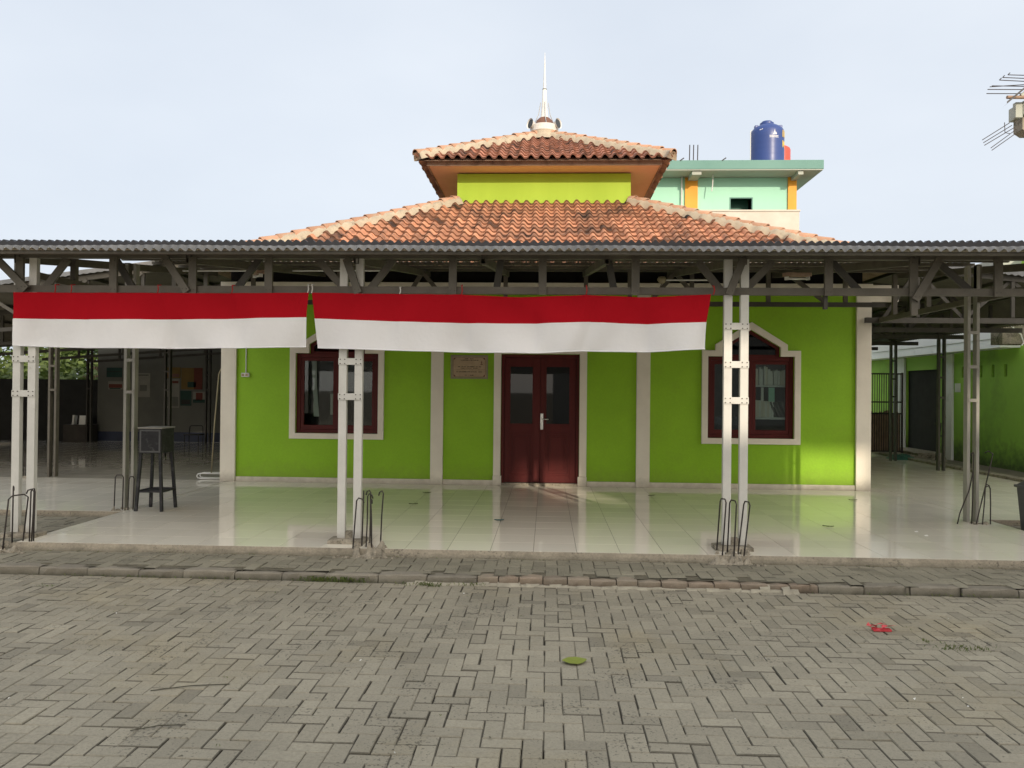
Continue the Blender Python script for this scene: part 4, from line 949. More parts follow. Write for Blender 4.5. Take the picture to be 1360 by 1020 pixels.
def pin(x0, x1, y0, y1, z0, z1, lean=0.0, b=0.0):
    xa, xb = x0+lean, x1+lean
    return [(x0, y0, z0), (xa, y0, z1-.03), (xa+(xb-xa)*.2, y0+(y1-y0)*.2, z1), (xa+(xb-xa)*.8, y0+(y1-y0)*.8, z1), (xb, y1, z1-.03), (x1+b, y1, z0)]
y = 7.24
rebar_cluster((-1.70, y, 0), 'six hooked rusty bars in broken concrete by the post before the left-hand window',
    [hook(-1.79, y-.02, .0, .47, (.03, 0), (.055, 0)), hook(-1.735, y+.10, .0, .52, (.012, 0), (-.005, .02)), hook(-1.685, y+.06, .0, .50, (.01, 0), (.04, .0)), hook(-1.655, y+.08, 0, .53, (.004, 0), (-.035, 0)), hook(-1.615, y-.02, .0, .46, (-.012, 0), (.004, .03)), hook(-1.555, y+.09, .0, .525, (.022, 0), (-.035, 0))],
    (-1.90, -1.46, y-.06, y+.13, -.08, .045))
rebar_cluster((1.69, y, 0), 'three tall hairpin loops of rusty bar in broken concrete below the right-hand window',
    [pin(1.575, 1.615, y+.05, y-.01, .0, .51, .03), pin(1.67, 1.71, y+.04, y-.05, .0, .50, .02), pin(1.765, 1.805, y+.03, y-.03, .0, .49, .05)],
    (1.50, 1.90, y-.06, y+.11, -.08, .03))
rebar_cluster((-5.1, y, 0), 'mixed hooked and hairpin bars at the foot of the far left front post',
    [[(-5.17, y-.08, -.05), (-5.20, y-.06, .2), (-5.27, y-.02, .48)], hook(-5.11, y+.05, -.02, .52, (.005, 0), (-.01, .02)), pin(-5.08, -5.00, y-.12, y+.04, -.05, .45, .05), pin(-4.92, -4.90, y+.02, y+.05, -.02, .50, .01), hook(-4.90, y+.02, -.02, .50, (.02, 0), (-.06, 0))],
    (-5.27, -4.93, y-.12, y+.1, -.08, -.01))
rebar_cluster((-5.1, 9.25, 0), 'two hairpin bars at the foot of the slim post beside the charity box',
    [pin(-5.19, -5.10, 9.2, 9.22, 0, .42, .01), pin(-5.02, -4.985, 9.2, 9.25, 0, .40, .01)], (-5.22, -5.06, 9.14, 9.34, -.02, .03))
rebar_cluster((4.97, 9.3, 0), 'leaning bent bars round the slim post at the right end of the terrace',
    [[(4.72, 9.2, 0), (4.75, 9.21, .12), (4.88, 9.26, .38), (4.95, 9.3, .62)], hook(4.90, 9.24, 0, .82, (.02, 0), (-.012, .02)), [(4.93, 9.2, 0), (5.02, 9.24, .3), (5.08, 9.28, .45), (5.17, 9.34, .70), (5.2, 9.36, .80), (5.15, 9.36, .83), (5.11, 9.36, .81)], hook(5.10, 9.22, 0, .44, (-.005, 0), (-.05, 0)), hook(5.0, 9.2, 0, .46, (.03, 0), (.04, 0))],
    (4.88, 5.1, 9.14, 9.3, -.03, .012))
rebar_cluster((-8.3, 12.2, 0), 'faint group of bars on the floor beside the far left hall post',
    [pin(-8.55, -8.45, 12.2, 12.3, 0, .42, .01), pin(-8.35, -8.3, 12.2, 12.3, 0, .40, 0), hook(-8.22, 12.25, 0, .62, (.01, 0), (-.03, 0))], (-8.6, -8.15, 12.15, 12.4, -.01, .02))
rebar_cluster((9.05, 18.2, 0), 'thin bent bars standing against the white pilaster of the annex',
    [hook(8.9, 18.2, -.02, .85, (.06, 0), (-.12, 0)), hook(9.0, 18.1, -.02, 1.0, (-.05, 0), (.05, 0)), hook(8.85, 18.2, -.02, .55, (.02, 0), (.1, 0))], (8.8, 9.05, 18.0, 18.3, -.05, .08), r=.011)

# ------------------------------------------------------------------ charity box, rack
cb_ = thing('charity_box', (-4.74, 9.30, 0), 'black steel charity box on four thin legs on the left of the terrace', 'box')
bx0, bx1, by0, by1, bz0, bz1 = -4.865, -4.59, 9.14, 9.46, .69, .985
p = MB(); p.box(bx0, bx1, by0, by1, bz0, bz1); obj('box_body', p, 'black', cb_, bevel=.006)
p = MB(); p.box(bx0-.012, bx1+.01, by0-.012, by1+.012, bz1+.001, bz1+.016); obj('lid', p, 'post_grey', cb_, bevel=.004)
p = MB(); p.ring(rect(bx0+.012, bx1-.012, bz0+.012, bz1-.012), rect(bx0+.03, bx1-.03, bz0+.03, bz1-.03), by0-.004, by0-.0005); obj('front_rim', p, 'bin', cb_)
for xa, xb, ya, yb in ((bx0+.02, bx0-.02, by0+.02, by0-.01), (bx1-.02, bx1+.02, by0+.02, by0-.01), (bx0+.02, bx0-.02, by1-.02, by1+.02), (bx1-.02, bx1+.02, by1-.02, by1+.02)):
    p = MB(); p.bar((xb, yb, 0), (xa, ya, bz0+.01), .034, .034, (0,1,0)); obj('leg', p, 'black', cb_, bevel=.003)
p = MB(); z_ = .235
for a, b in (((bx0-.008, by0, z_), (bx1+.008, by0, z_)), ((bx0-.008, by1+.01, z_), (bx1+.008, by1+.01, z_)), ((bx0-.008, by0, z_), (bx0-.008, by1+.01, z_)), ((bx1+.008, by0, z_), (bx1+.008, by1+.01, z_))): p.bar(a, b, .026, .022, (0,0,1))
p.box(bx0, bx1, by0+.03, by1-.02, z_-.004, z_+.004); obj('stretcher', p, 'black', cb_)
rk = thing('drying_rack', (-5.42, 12.5, 0), 'folded white tube rack leaning by the left corner of the prayer hall', 'rack')
p = MB(); p.tube([(-5.405, 12.42, .09), (-5.375, 12.45, .9), (-5.335, 12.5, 1.70), (-5.31, 12.52, 1.78), (-5.27, 12.52, 1.80)], .011, 8); obj('pole', p, 'plaque_rim', rk, smooth=True)
for yy in (12.36, 12.47):
    p = MB(); p.tube([(-5.17, yy, .10), (-5.55, yy, .10), (-5.60, yy, .085), (-5.615, yy, .055), (-5.60, yy, .028), (-5.55, yy, .018), (-5.17, yy, .018)], .010, 8); obj('foot_loop', p, 'whitemetal', rk, smooth=True)

# ------------------------------------------------------------------ left hall background
p = MB(); p.box(-12.18, -5.2, 20.7, 20.85, 0.0, 3.4); hw_ = thing('hall_end_wall', (-8.7, 20.75, 0), 'dim white end wall of the left hall with posters and a blue skirting', 'wall')
obj('plaster', p, 'hallwall', hw_)
p = MB(); p.box(-12.18, -5.2, 20.66, 20.698, 0.0, .26); obj('skirting', p, 'skirt', hw_)
p = MB(); p.box(-19, -12.2, 20.72, 20.87, -.15, 1.66); p.box(-16.6, -16.45, 8.0, 20.7, -.15, 2.9); o = obj('boundary_wall_and_added_blocker', p, 'blockwall'); tag(o, 'low dark boundary wall at the far left with trees behind, and an added unseen side wall', 'wall')  # second box: unseen side wall added to block light into the hall
def poster(x0, x1, z0, z1, label, base, extra):
    cx = (x0+x1)/2; t = thing('poster', (cx, 20.69, z0), label, 'poster')
    q = MB(); q.box(x0, x1, 20.688, 20.695, z0, z1); obj('sheet', q, base, t)
    for a, b, c, d, mat in extra:
        q = MB(); w_, h_ = x1-x0, z1-z0; q.box(x0+a*w_, x0+b*w_, 20.683, 20.6868, z0+c*h_, z0+d*h_); obj('printed_panel', q, mat, t)
poster(-11.93, -11.5, 1.73, 1.99, 'dark green poster at the top left of the hall end wall', 'poster_green', [(.05, .95, .55, .62, 'ink')])
poster(-11.88, -11.45, 1.40, 1.62, 'small poster with an orange car-like shape under the green poster', 'poster_dk', [(.05, .9, .2, .65, 'poster_red'), (.1, .8, .05, .18, 'poster_green')])
poster(-11.15, -10.72, 1.20, 1.85, 'large pale text poster between the two slim posts', 'poster_dk', [(.1, .9, .9, .93, 'ink'), (.35, .8, .25, .5, 'hallwall')])
poster(-10.27, -9.88, 1.72, 2.01, 'orange poster left of the red one on the hall end wall', 'poster_yellow', [(.1, .9, .1, .4, 'rust')])
poster(-9.86, -9.28, 1.42, 2.00, 'large yellow and red poster highest on the hall end wall', 'poster_yellow', [(.6, 1.0, .0, 1.0, 'poster_red'), (.3, .7, .1, .35, 'poster_green')])
poster(-10.28, -9.90, .92, 1.70, 'tall white notice sheet under the orange poster', 'poster_dk', [(.1, .9, .05, .38, 'hallwall'), (.45, .9, .85, .93, 'poster_red')])
poster(-9.88, -9.58, .98, 1.38, 'dark green picture sheet under the yellow and red poster', 'poster_green', [(.1, .9, .1, .4, 'ink')])
poster(-9.53, -9.13, 1.06, 1.36, 'small orange and green picture sheet lowest on the right', 'poster_dk', [(.2, .65, .2, .9, 'poster_red'), (0, .95, .0, .3, 'poster_green')])
ck = thing('low_cupboard', (-12.5, 20.3, 0), 'black low cupboard against the boundary wall in the left hall', 'cupboard')
p = MB(); p.box(-12.75, -12.1, 20.1, 20.6, 0.0, .46); obj('carcass', p, 'wood_dk', ck, bevel=.01)
for xx in (-12.42,):
    p = MB(); p.box(xx-.29, xx+.29, 20.085, 20.098, .05, .42); obj('cupboard_door', p, 'wood_dk', ck)
for xx, w_, h_, lab in ((-12.55, .05, .25, 'white book propped on the low cupboard, left of the pair'), (-12.30, .17, .24, 'wider white book propped on the low cupboard, right of the pair')):
    p = MB(); p.box(-w_/2, w_/2, 0, .14, 0, h_); o = obj('book', p, 'paper', base=(0,0,0)); o.location = (xx, 20.2, .462); o.rotation_euler = (R(-8), 0, 0); tag(o, lab, 'book')
stl = thing('folding_stool', (-9.0, 19.6, 0), 'small dark folding stool by the hall end wall', 'stool')
p = MB(); p.box(-9.2, -8.8, 19.45, 19.75, .26, .285); obj('seat', p, 'black', stl)
for xx in (-9.18, -8.82):
    for yy in (19.47, 19.73):
        p = MB(); p.tube([(xx, yy, 0), (xx, yy, .26)], .012, 6); obj('leg', p, 'black', stl)
p = MB(); p.tube([(-9.18, 19.74, .285), (-9.17, 19.75, .46), (-9.14, 19.75, .49), (-8.86, 19.75, .49), (-8.83, 19.75, .46), (-8.82, 19.74, .285)], .012, 6); obj('backrest', p, 'black', stl)

def tree(name, x, y, h, cr, label, nl=2600, cz=.55, group='trees behind the boundary wall'):
    t = thing(name, (x, y, 0), label, 'tree', group)
    tr = MB(); tr.tube([(x, y, -.2), (x+.1, y, h*.3), (x-.08, y+.1, h*.55), (x+.05, y, h*.85)], [.16, .13, .09, .03], 9); trunk = obj('trunk', tr, 'bark', t, smooth=True)
    cl = []
    for _ in range(11):
        a = rnd()*6.28; rr = cr*ru(.25, .8); zc = h*ru(cz-.28, .95); c = Vector((x+rr*math.cos(a), y+rr*math.sin(a), zc)); cl.append((c, cr*ru(.3, .55)))
        br = MB(); br.tube([(x, y, h*ru(.25,.45)), ((x+c.x)/2, (y+c.y)/2, zc*.85), tuple(c)], [.05, .035, .012], 6); obj('limb', br, 'bark', trunk, smooth=True)
    lf = MB()
    for k in range(nl):
        c, r_ = random.choice(cl); d = Vector((random.gauss(0,1), random.gauss(0,1), random.gauss(0,.8))).normalized()*r_*ru(.35, 1.05)
        q = c + d; s = ru(.06, .13); a = Vector((random.gauss(0,1), random.gauss(0,1), random.gauss(0,.6))).normalized(); b = a.orthogonal().normalized()*.45
        lf.add([q - a*s, q + b*s, q + a*s, q - b*s], [(0,1,2,3)], min(1, max(0, .35+.4*d.z/max(r_,.01)+ru(-.25,.25))))
    obj('crown', lf, 'leaves', t)
for x, y, h, cr, lab in ((-14.2, 24.2, 3.4, 1.6, 'bushy tree behind the boundary wall, just left of the hall end wall'), (-17.2, 24.8, 3.6, 1.8, 'bushy tree behind the boundary wall near the left photo edge'), (-15.6, 27.2, 3.9, 2.0, 'taller tree behind the two nearer ones at the far left'), (-19.8, 26.0, 3.7, 2.0, 'bushy tree behind the far left end of the boundary wall')):
    tree('broadleaf_tree', x, y, h, cr, lab)
hd = MB()
for k in range(7000):
    q = Vector((ru(-21, -12.3), ru(21.6, 22.8), abs(random.gauss(0, 1))*.9 + .3)); s = ru(.07, .15); a = Vector((random.gauss(0,1), random.gauss(0,1), random.gauss(0,.6))).normalized(); b = a.orthogonal().normalized()*.5
    if q.z > 3.0: continue
    hd.add([q-a*s, q+b*s, q+a*s, q-b*s], [(0,1,2,3)], min(1, max(0, q.z/2.8+ru(-.3,.3))))
o = obj('shrubbery', hd, 'leaves'); tag(o, 'leafy shrubs showing above the boundary wall', 'shrubs', kind='stuff')

# ------------------------------------------------------------------ right annex
ax = thing('annex_building', (10.5, 16, 0), 'mid green annex with white parapet and a dark doorway on the right', 'building')
AX = 9.3
w = MB()
w.box(AX, AX+.18, 18.97, 19.001, 0, 0) if False else None
for y0_, y1_, z0_, z1_ in ((13.0, 16.25, -.14, 2.6), (16.35, 16.70, -.14, 2.6), (16.80, 17.15, -.14, 2.6), (17.25, 17.88, -.14, 2.6), (17.98, 18.97, -.14, 2.6), (18.97, 20.67, 2.08, 2.6), (20.67, 24.0, -.14, 2.6)): w.box(AX, AX+.05, y0_, y1_, z0_, z1_)
for y0_, y1_ in ((16.25, 16.35), (16.70, 16.80), (17.15, 17.25), (17.88, 17.98)): w.box(AX, AX+.05, y0_, y1_, -.14, 1.856); w.box(AX, AX+.05, y0_, y1_, 2.11, 2.6)
w.box(AX+.18, 14, 13.0, 13.15, -.14, 2.6)
obj('wall', w, 'annex', ax)
p = MB(); p.box(AX-.0, 14, 13.2, 24, 2.603, 2.7); p.box(8.9, AX-.002, 15.8, 24.0, 2.42, 2.60); obj('roof_slab', p, 'white', ax)
p = MB(); p.box(8.88, 9.0, 15.8, 24.0, 2.602, 3.35); obj('parapet', p, 'white', ax)
p = MB(); p.box(AX, AX+.18, 13.0, 15.78, 2.702, 4.2); obj('upper_wall', p, 'annex', ax)
for y0_, y1_ in ((18.3, 18.70), (20.69, 21.3)):
    p = MB(); p.box(AX-.06, AX-.0015, y0_, y1_, -.1, 2.41); obj('pilaster', p, 'white', ax, bevel=.008)
p = MB(); p.box(AX+.06, AX+2.5, 15.9, 21.0, -.05, 2.5); obj('unlit_doorway_box', p, 'dark', ax)  # near-black box put in so doorway and slots look unlit
p = MB(); p.box(8.7, AX+.3, 18.75, 20.7, -.14, .10); p.box(8.42, 8.7, 18.75, 20.7, -.14, .04); obj('door_step', p, 'concrete', ax, bevel=.01)
p = MB(); rough_block(p, 8.45, 8.95, 14.9, 15.3, 2.43, 2.80, j=.02); o = obj('concrete_stub', p, 'concrete'); tag(o, 'mossy broken concrete beam end sticking out beside the white parapet', 'beam')
p = MB(); p.tube([(8.55, 14.88, 2.8), (8.75, 14.85, 2.6), (8.80, 14.85, 2.45), (8.76, 14.85, 2.40)], .012, 6); o = obj('cable', p, 'paper'); tag(o, 'pale cable hanging off the broken concrete beam end', 'cable')
p = MB(); p.box(AX-.008, AX-.0015, 18.02, 18.26, 1.535, 1.735); o = obj('paper_notice', p, 'paper'); tag(o, 'small white paper notice on the green annex wall left of the vent slots', 'notice')
gt = thing('iron_gate', (8.3, 19.5, 0), 'dark iron bar gate with brown boards on its lower half, folded beside the hall', 'gate')
for i in range(15):
    xx = 7.85 + .055*i; p = MB(); p.tube([(xx, 19.5, .06), (xx, 19.5, 1.98)], .009, 6); obj('bar', p, 'rebar', gt)
p = MB()
for z_ in (.08, 1.0, 1.28, 1.97): p.box(7.83, 8.66, 19.485, 19.515, z_-.018, z_+.018)
p.box(7.82, 7.85, 19.48, 19.52, .02, 2.0); p.box(8.65, 8.69, 19.48, 19.52, .02, 2.0); obj('gate_frame', p, 'rebar', gt)
p = MB()
for i in range(14): xx = 7.855+.057*i; p.box(xx, xx+.05, 19.525, 19.54, .06, ru(.98, 1.08))
obj('board_panel', p, 'bamboo', gt)
p = MB(); NXc, NYc = 22, 12
for j in range(NYc+1):
    for i in range(NXc+1):
        u, v = i/NXc, j/NYc; e_ = (math.sin(math.pi*u)*math.sin(math.pi*v))**.4
        p.v.append((7.78+.55*u, 17.9+.5*v, .003 + e_*(.05+.09*abs(math.sin(u*9+v*3))*(.4+.6*rnd()))))
for j in range(NYc):
    for i in range(NXc): a = j*(NXc+1)+i; p.f.append((a, a+1, a+NXc+2, a+NXc+1)); p.r.append(.5); p.m.append(0)
o = obj('tarpaulin', p, 'tarp', smooth=True); tag(o, 'crumpled dark green tarpaulin on the floor by the annex doorway', 'tarpaulin')
bn = thing('litter_bin', (5.46, 8.95, WALK), 'dark grey lidded bin cut off by the right photo edge', 'bin')
p = MB(); p.add([(5.38,8.78,WALK),(5.72,8.78,WALK),(5.72,9.12,WALK),(5.38,9.12,WALK),(5.35,8.74,.44),(5.75,8.74,.44),(5.75,9.16,.44),(5.35,9.16,.44)], [(0,3,2,1),(4,5,6,7),(0,1,5,4),(1,2,6,5),(2,3,7,6),(3,0,4,7)]); obj('bin_body', p, 'bin', bn, bevel=.012)
p = MB(); p.box(5.33, 5.77, 8.72, 9.18, .441, .47); p.add([(5.35,8.74,.47),(5.75,8.74,.47),(5.75,9.16,.47),(5.35,9.16,.47),(5.42,8.85,.56),(5.68,8.85,.56),(5.68,9.05,.56),(5.42,9.05,.56)], [(4,5,6,7),(0,1,5,4),(1,2,6,5),(2,3,7,6),(3,0,4,7)]); obj('bin_lid', p, 'bin', bn, bevel=.008)

# unfinished upper storey, far right
un = thing('unfinished_storey', (10.5, 15.5, 4.2), 'unfinished upper floor corner with bare reinforcement at the top right edge', 'building')
p = MB(); p.box(9.16, 11.5, 15.5, 16.0, 6.92, 7.18); p.box(9.02, 9.159, 15.52, 15.62, 6.86, 7.16); obj('concrete_beam', p, 'slabunder', un, bevel=.01)
p = MB(); p.add([(9.20,15.6,6.66),(9.32,15.6,6.58),(10.2,15.6,6.58),(10.2,15.6,6.918),(9.20,15.6,6.918),(9.20,15.9,6.66),(9.32,15.9,6.58),(10.2,15.9,6.58),(10.2,15.9,6.918),(9.20,15.9,6.918)],[(0,1,2,3,4),(9,8,7,6,5),(0,5,6,1),(1,6,7,2),(0,4,9,5)]); p.box(9.75, 10.15, 15.65, 15.88, 4.2, 6.578); obj('column', p, 'concrete', un)
p = MB(); p.add([(8.73, 15.3, 7.05), (11.3, 15.3, 9.20), (11.3, 15.48, 9.20), (8.76, 15.48, 7.05)], [(0,1,2,3)])
p.add([(8.73, 15.3, 7.05), (11.3, 15.3, 9.20), (11.3, 15.3, 9.25), (8.73, 15.3, 7.09)], [(0,1,2,3)]); obj('roof_sheet', p, 'blacksheet', un)
p = MB(); p.bar((9.05, 15.39, 7.22), (11.2, 15.39, 9.02), .08, .05, (0,1,0)); obj('roof_edge_board', p, 'slabunder', un)
p = MB(); p.box(11.2, 12.5, 15.5, 16.3, 4.2, 9.2); p.box(8.9, 12.5, 15.9, 24, 4.0, 4.19); obj('wall', p, 'slabunder', un)
for k, (xa, za, xb, zb) in enumerate(((8.48, 7.40, 9.3, 7.43), (8.46, 7.32, 9.2, 7.35), (8.56, 7.47, 9.3, 7.49), (8.52, 7.45, 9.3, 7.53), (8.70, 7.58, 9.4, 7.58), (8.76, 7.63, 9.4, 7.64), (8.86, 7.68, 9.5, 7.70))):
    p = MB(); p.tube([(xa, 15.5, za), (xb, 15.6, zb)], .008, 6)
    if k > 3: p.tube([(xa, 15.5, za), (xa+.03, 15.48, za+.035)], .008, 6)
    obj('bar', p, 'rebar', un)
for k, d in enumerate((0, .10, .19, .25, .33)):
    p = MB(); p.tube([(8.385+(.02*k if k < 3 else .1+.02*k), 15.5, 6.42-.55*d-(.02 if k > 2 else 0)), (8.95+.05*k, 15.6, 6.78-.45*d)], .008, 6); obj('bar', p, 'rebar', un)
p = MB(); p.tube([(8.79, 15.48, 6.75), (8.80, 15.48, 6.55), (8.9, 15.5, 6.54)], .007, 6); obj('stirrup', p, 'rebar', un)
p = MB(); p.tube([(8.76, 15.35, 7.19), (9.3, 15.4, 7.20)], .032, 10); obj('bamboo_pole', p, 'bamboo', un)
p = MB(); p.tube([(9.22, 15.3, 7.78), (9.34, 15.4, 7.40)], .04, 10); obj('bamboo_pole', p, 'bamboo', un)

# ------------------------------------------------------------------ mint building with water tanks
mi = thing('mint_building', (4.5, 33, 0), 'pale mint house with orange columns and a flat green roof slab behind the prayer hall', 'building')
Z0 = -.14
p = MB()
p.box(-1.5, 6.64, 29, 29.2, Z0, 9.36); p.box(7.49, 8.74, 29, 29.2, Z0, 9.36); p.box(6.64, 7.49, 29, 29.2, Z0, 8.14); p.box(6.64, 7.49, 29, 29.2, 8.64, 9.36); p.box(8.8, 9.0, 29.25, 38, Z0, 9.36); p.box(-1.5, -1.3, 29.25, 38, Z0, 9.36); p.box(-1.5, 9.0, 38, 38.2, Z0, 9.36)
obj('wall', p, 'mint', mi)
p = MB(); p.box(-2.3, 9.70, 28.0, 39, 9.40, 9.72); obj('roof_slab', p, 'mintslab', mi, bevel=.01)
p = MB(); p.box(-2.28, 9.68, 28.02, 38.98, 9.365, 9.398); obj('slab_underside', p, 'slabunder', mi)
for a, b in ((5.01, 5.47), (8.74, 9.05)):
    p = MB(); p.box(a, b, 28.93, 28.998, Z0, 9.36); q = obj('column', p, 'orange', mi)
    p = MB(); p.box(a+.1, b-.03, 28.1, 28.93, 9.23, 9.36); obj('bracket', p, 'slabunder', mi)
p = MB(); p.ring(rect(6.64, 7.49, 8.14, 8.64), rect(6.68, 7.45, 8.16, 8.60), 28.99, 29.1); wn = obj('window', p, 'mintslab', mi)
p = MB(); p.box(6.66, 7.47, 29.6, 29.65, 8.0, 8.7); obj('dark_room', p, 'tarp', wn)
p = MB(); p.box(4.2, 9.03, 28.55, 28.7, Z0, 8.02); p.box(4.18, 9.06, 28.52, 28.73, 8.02, 8.075)
obj('parapet', p, 'whitebrick', mi)
p = MB(); p.tube([(5.95, 28.6, 9.36), (5.93, 28.55, 9.0), (5.90, 28.55, 8.75)], .02, 6); obj('drain_pipe', p, 'whitemetal', mi)
p = MB(); p.tube([(4.88, 28.9, 9.36), (4.88, 28.9, 8.1)], .03, 6); obj('downpipe', p, 'whitemetal', mi)
for xx in (5.08, 5.22, 5.37):
    p = MB(); p.tube([(xx, 28.5, 9.72), (xx+.01, 28.5, 10.42)], .018, 6); obj('starter_bar', p, 'rebar', mi)
for xx in (4.72, 6.2):
    p = MB(); p.tube([(xx-.06, 28.0, 9.70), (xx+.08, 28.0, 9.80)], .02, 6); obj('starter_bar', p, 'rebar', mi)

tk = thing('water_tank', (7.94, 29.35, 9.72), 'tall dark blue water tank with white emblem on the mint house roof', 'tank')
cx, cy, cz = 8.09, 29.35, 9.72
R_ = .605
p = MB(); prof = [(.0, 0), (R_-.02, 0), (R_, .02)]
for i in range(5): zc = .15+.22*i; prof += [(R_, zc), (R_-.0025, zc+.05), (R_, zc+.1)]
prof += [(R_, 1.38), (R_-.03, 1.46), (R_-.12, 1.56), (R_-.28, 1.65), (.26, 1.69), (.25, 1.69)]
p.lathe(prof, (cx, cy, cz), 48); obj('tank_body', p, 'tankblue', tk, smooth=True)
p = MB(); p.lathe([(.25, 1.68), (.25, 1.75), (.20, 1.77), (.18, 1.81), (0, 1.815)], (cx-.02, cy, cz), 24); obj('tank_lid', p, 'tankblue', tk)
for s in (-1, 1):
    p = MB(); p.box(cx+s*.44-.06, cx+s*.44+.06, cy-.2, cy-.02, cz+1.52, cz+1.63); obj('lifting_lug', p, 'tankblue', tk, bevel=.02)
p = MB(); p.tube([(cx-.64, cy-.1, cz), (cx-.64, cy-.1, cz+1.42), (cx-.60, cy-.1, cz+1.46)], .018, 6); obj('overflow_pipe', p, 'whitemetal', tk)
def on_tank(ang, z_, off=.004): return (cx + (R_+off)*math.sin(ang), cy - (R_+off)*math.cos(ang), cz + z_)
def decal(mb, polys, ang0, z0_, s):
    for poly in polys:
        mb.add([on_tank(ang0 + u*s/R_, z0_ + v*s) for u, v in poly], [tuple(range(len(poly)))])
a0 = math.asin((8.18-cx)/R_)
p = MB()
decal(p, [[(-.10,.02),(.12,.02),(.10,.14),(.06,.26),(.03,.44),(-.01,.22),(-.08,.10)], [(.12,.02),(.2,.02),(.16,.22),(.12,.12)]], a0, 1.15, .5)
for (v, h_) in ((.0, .05), (-.10, .05)):
    u = -.34
    while u < .32: ww = ru(.03, .06); decal(p, [[(u, v-h_*ru(.6,1)), (u+ww, v-h_), (u+ww, v+h_*ru(.2,.6)), (u, v+h_*.4)]], a0, 1.12, .5); u += ww+.012
obj('emblem', p, 'print', tk)
p = MB(); decal(p, [[(-.2,-.02),(-.05,.0),(-.04,.05),(-.2,.04)], [(-.02,.0),(.06,.05),(.05,.09),(-.03,.05)]], math.asin((7.77-cx)/R_), 1.36, .5); obj('small_print', p, 'print', tk)
# yellow lettering running round the right-hand side: IN over M
p = MB(); a1 = math.asin((8.525-cx)/R_)
I_ = [[(0,0),(.1,0),(.1,.5),(0,.5)]]
N_ = [[(.2,0),(.3,0),(.3,.5),(.2,.5)], [(.3,.5),(.3,.32),(.45,0),(.45,.18)], [(.45,0),(.55,0),(.55,.5),(.45,.5)]]
M_ = [[(0,0),(.1,0),(.1,.5),(0,.5)], [(.1,.5),(.1,.3),(.2,.08),(.2,.28)], [(.2,.28),(.2,.08),(.3,.3),(.3,.5)], [(.3,0),(.4,0),(.4,.5),(.3,.5)]]
decal(p, I_+N_, a1, 1.12, .52); decal(p, M_, a1, .74, .52)
obj('yellow_letters', p, 'yellow', tk)
t2 = thing('water_tank', (8.50, 30.3, 9.72), 'small red water tank half hidden behind the blue one on the mint house roof', 'tank')
p = MB(); p.lathe([(0,0),(.38,0),(.39,.02),(.39,1.02),(.36,1.10),(.25,1.17),(.12,1.20),(.11,1.24),(0,1.25)], (8.83, 30.3, 9.72), 36); obj('tank_body', p, 'tankred', t2, smooth=True)
p = MB(); p.lathe([(.1,1.21),(.1,1.29),(0,1.30)], (8.83, 30.3, 9.72), 16); obj('tank_lid', p, 'rust', t2)
p = MB(); p.add([(8.83+.394*math.sin(a), 30.3-.394*math.cos(a), z_) for a, z_ in ((.55, 9.74), (.95, 9.74), (.95, 10.3), (.55, 10.3))], [(0,1,2,3)]); obj('label_patch', p, 'print', t2)

# ------------------------------------------------------------------ litter and weeds
def litter_leaf(x, y, z, L_, W_, rz, mat, lab, cat='leaf', curl=.02, group=None, name='fallen_leaf'):
    m_ = MB(); n = 8; vs = []
    for i in range(n+1):
        t = i/n; wd = W_*math.sin(math.pi*min(1, t*.96+.02))**.8
        for s in (-1, 0, 1): vs.append(((t-.5)*L_, s*wd/2, .004 + curl*(t-.5)**2*2 + (curl*.5 if s else 0)*abs(s) + ru(0, .003)))
    m_.add(vs, [(i*3+k, i*3+k+1, i*3+k+4, i*3+k+3) for i in range(n) for k in range(2)])
    o = obj(name, m_, mat, base=(0,0,0), smooth=True); o.location = (x, y, z); o.rotation_euler = (0, 0, rz); return tag(o, lab, cat, group)
litter_leaf(.181, 4.712, ROAD+.004, .15, .125, R(12), 'leafy', 'yellow green fallen leaf lying on the grey pavers in the foreground', curl=.008)
for x, y, rz, lab in ((-1.706, 10.03, .1, 'dark dry leaf on the tiles in front of the left-hand pilaster'), (3.138, 8.85, -.3, 'dark dry leaf on the tiles right of the right-hand post'), (4.254, 11.05, .0, 'small dark leaf on the tiles near the right corner pilaster'), (-1.70, 11.14, .2, 'small dark leaf on the tiles close to the left wall skirting'), (1.5, 11.2, .4, 'small dark leaf on the tiles right of the door')):
    litter_leaf(x, y, .001, .12, .035, rz, 'deadleaf', lab, curl=.012)
litter_leaf(-.526, 8.875, .001, .11, .07, .1, 'teal', 'crumpled teal plastic scrap on the tiles before the door', 'litter', .016, name='plastic_scrap')
for x_, y_, lab in ((3.985, 8.39, 'tiny white paper scrap on the tiles below the right corner pilaster, larger of two'), (3.99, 8.62, 'smaller white paper crumb just behind the larger scrap on the tiles')):
    p = MB(); p.add([(x_-.018, y_-.012, .002), (x_+.02, y_-.01, .003), (x_+.018, y_+.014, .012), (x_-.015, y_+.012, .008)], [(0,1,2,3)]); o = obj('paper_scrap', p, 'paper'); tag(o, lab, 'litter')
p = MB()
for k in range(9):
    a = k/9*6.28; r_ = ru(.03, .07)
    c = Vector((2.307+math.cos(a)*.035*1.6, 5.489+math.sin(a)*.03, ROAD+ru(.012,.04)))
    p.add([c+Vector((ru(-.05,.05), ru(-.03,.03), ru(-.012,.02))) for _ in range(4)], [(0,1,2),(0,2,3)])
p.box(2.25, 2.37, 5.465, 5.51, ROAD+.003, ROAD+.016)
o = obj('wrapper', p, 'redfoil'); tag(o, 'crumpled red wrapper on the pavers at the right', 'litter')
wd_ = MB()
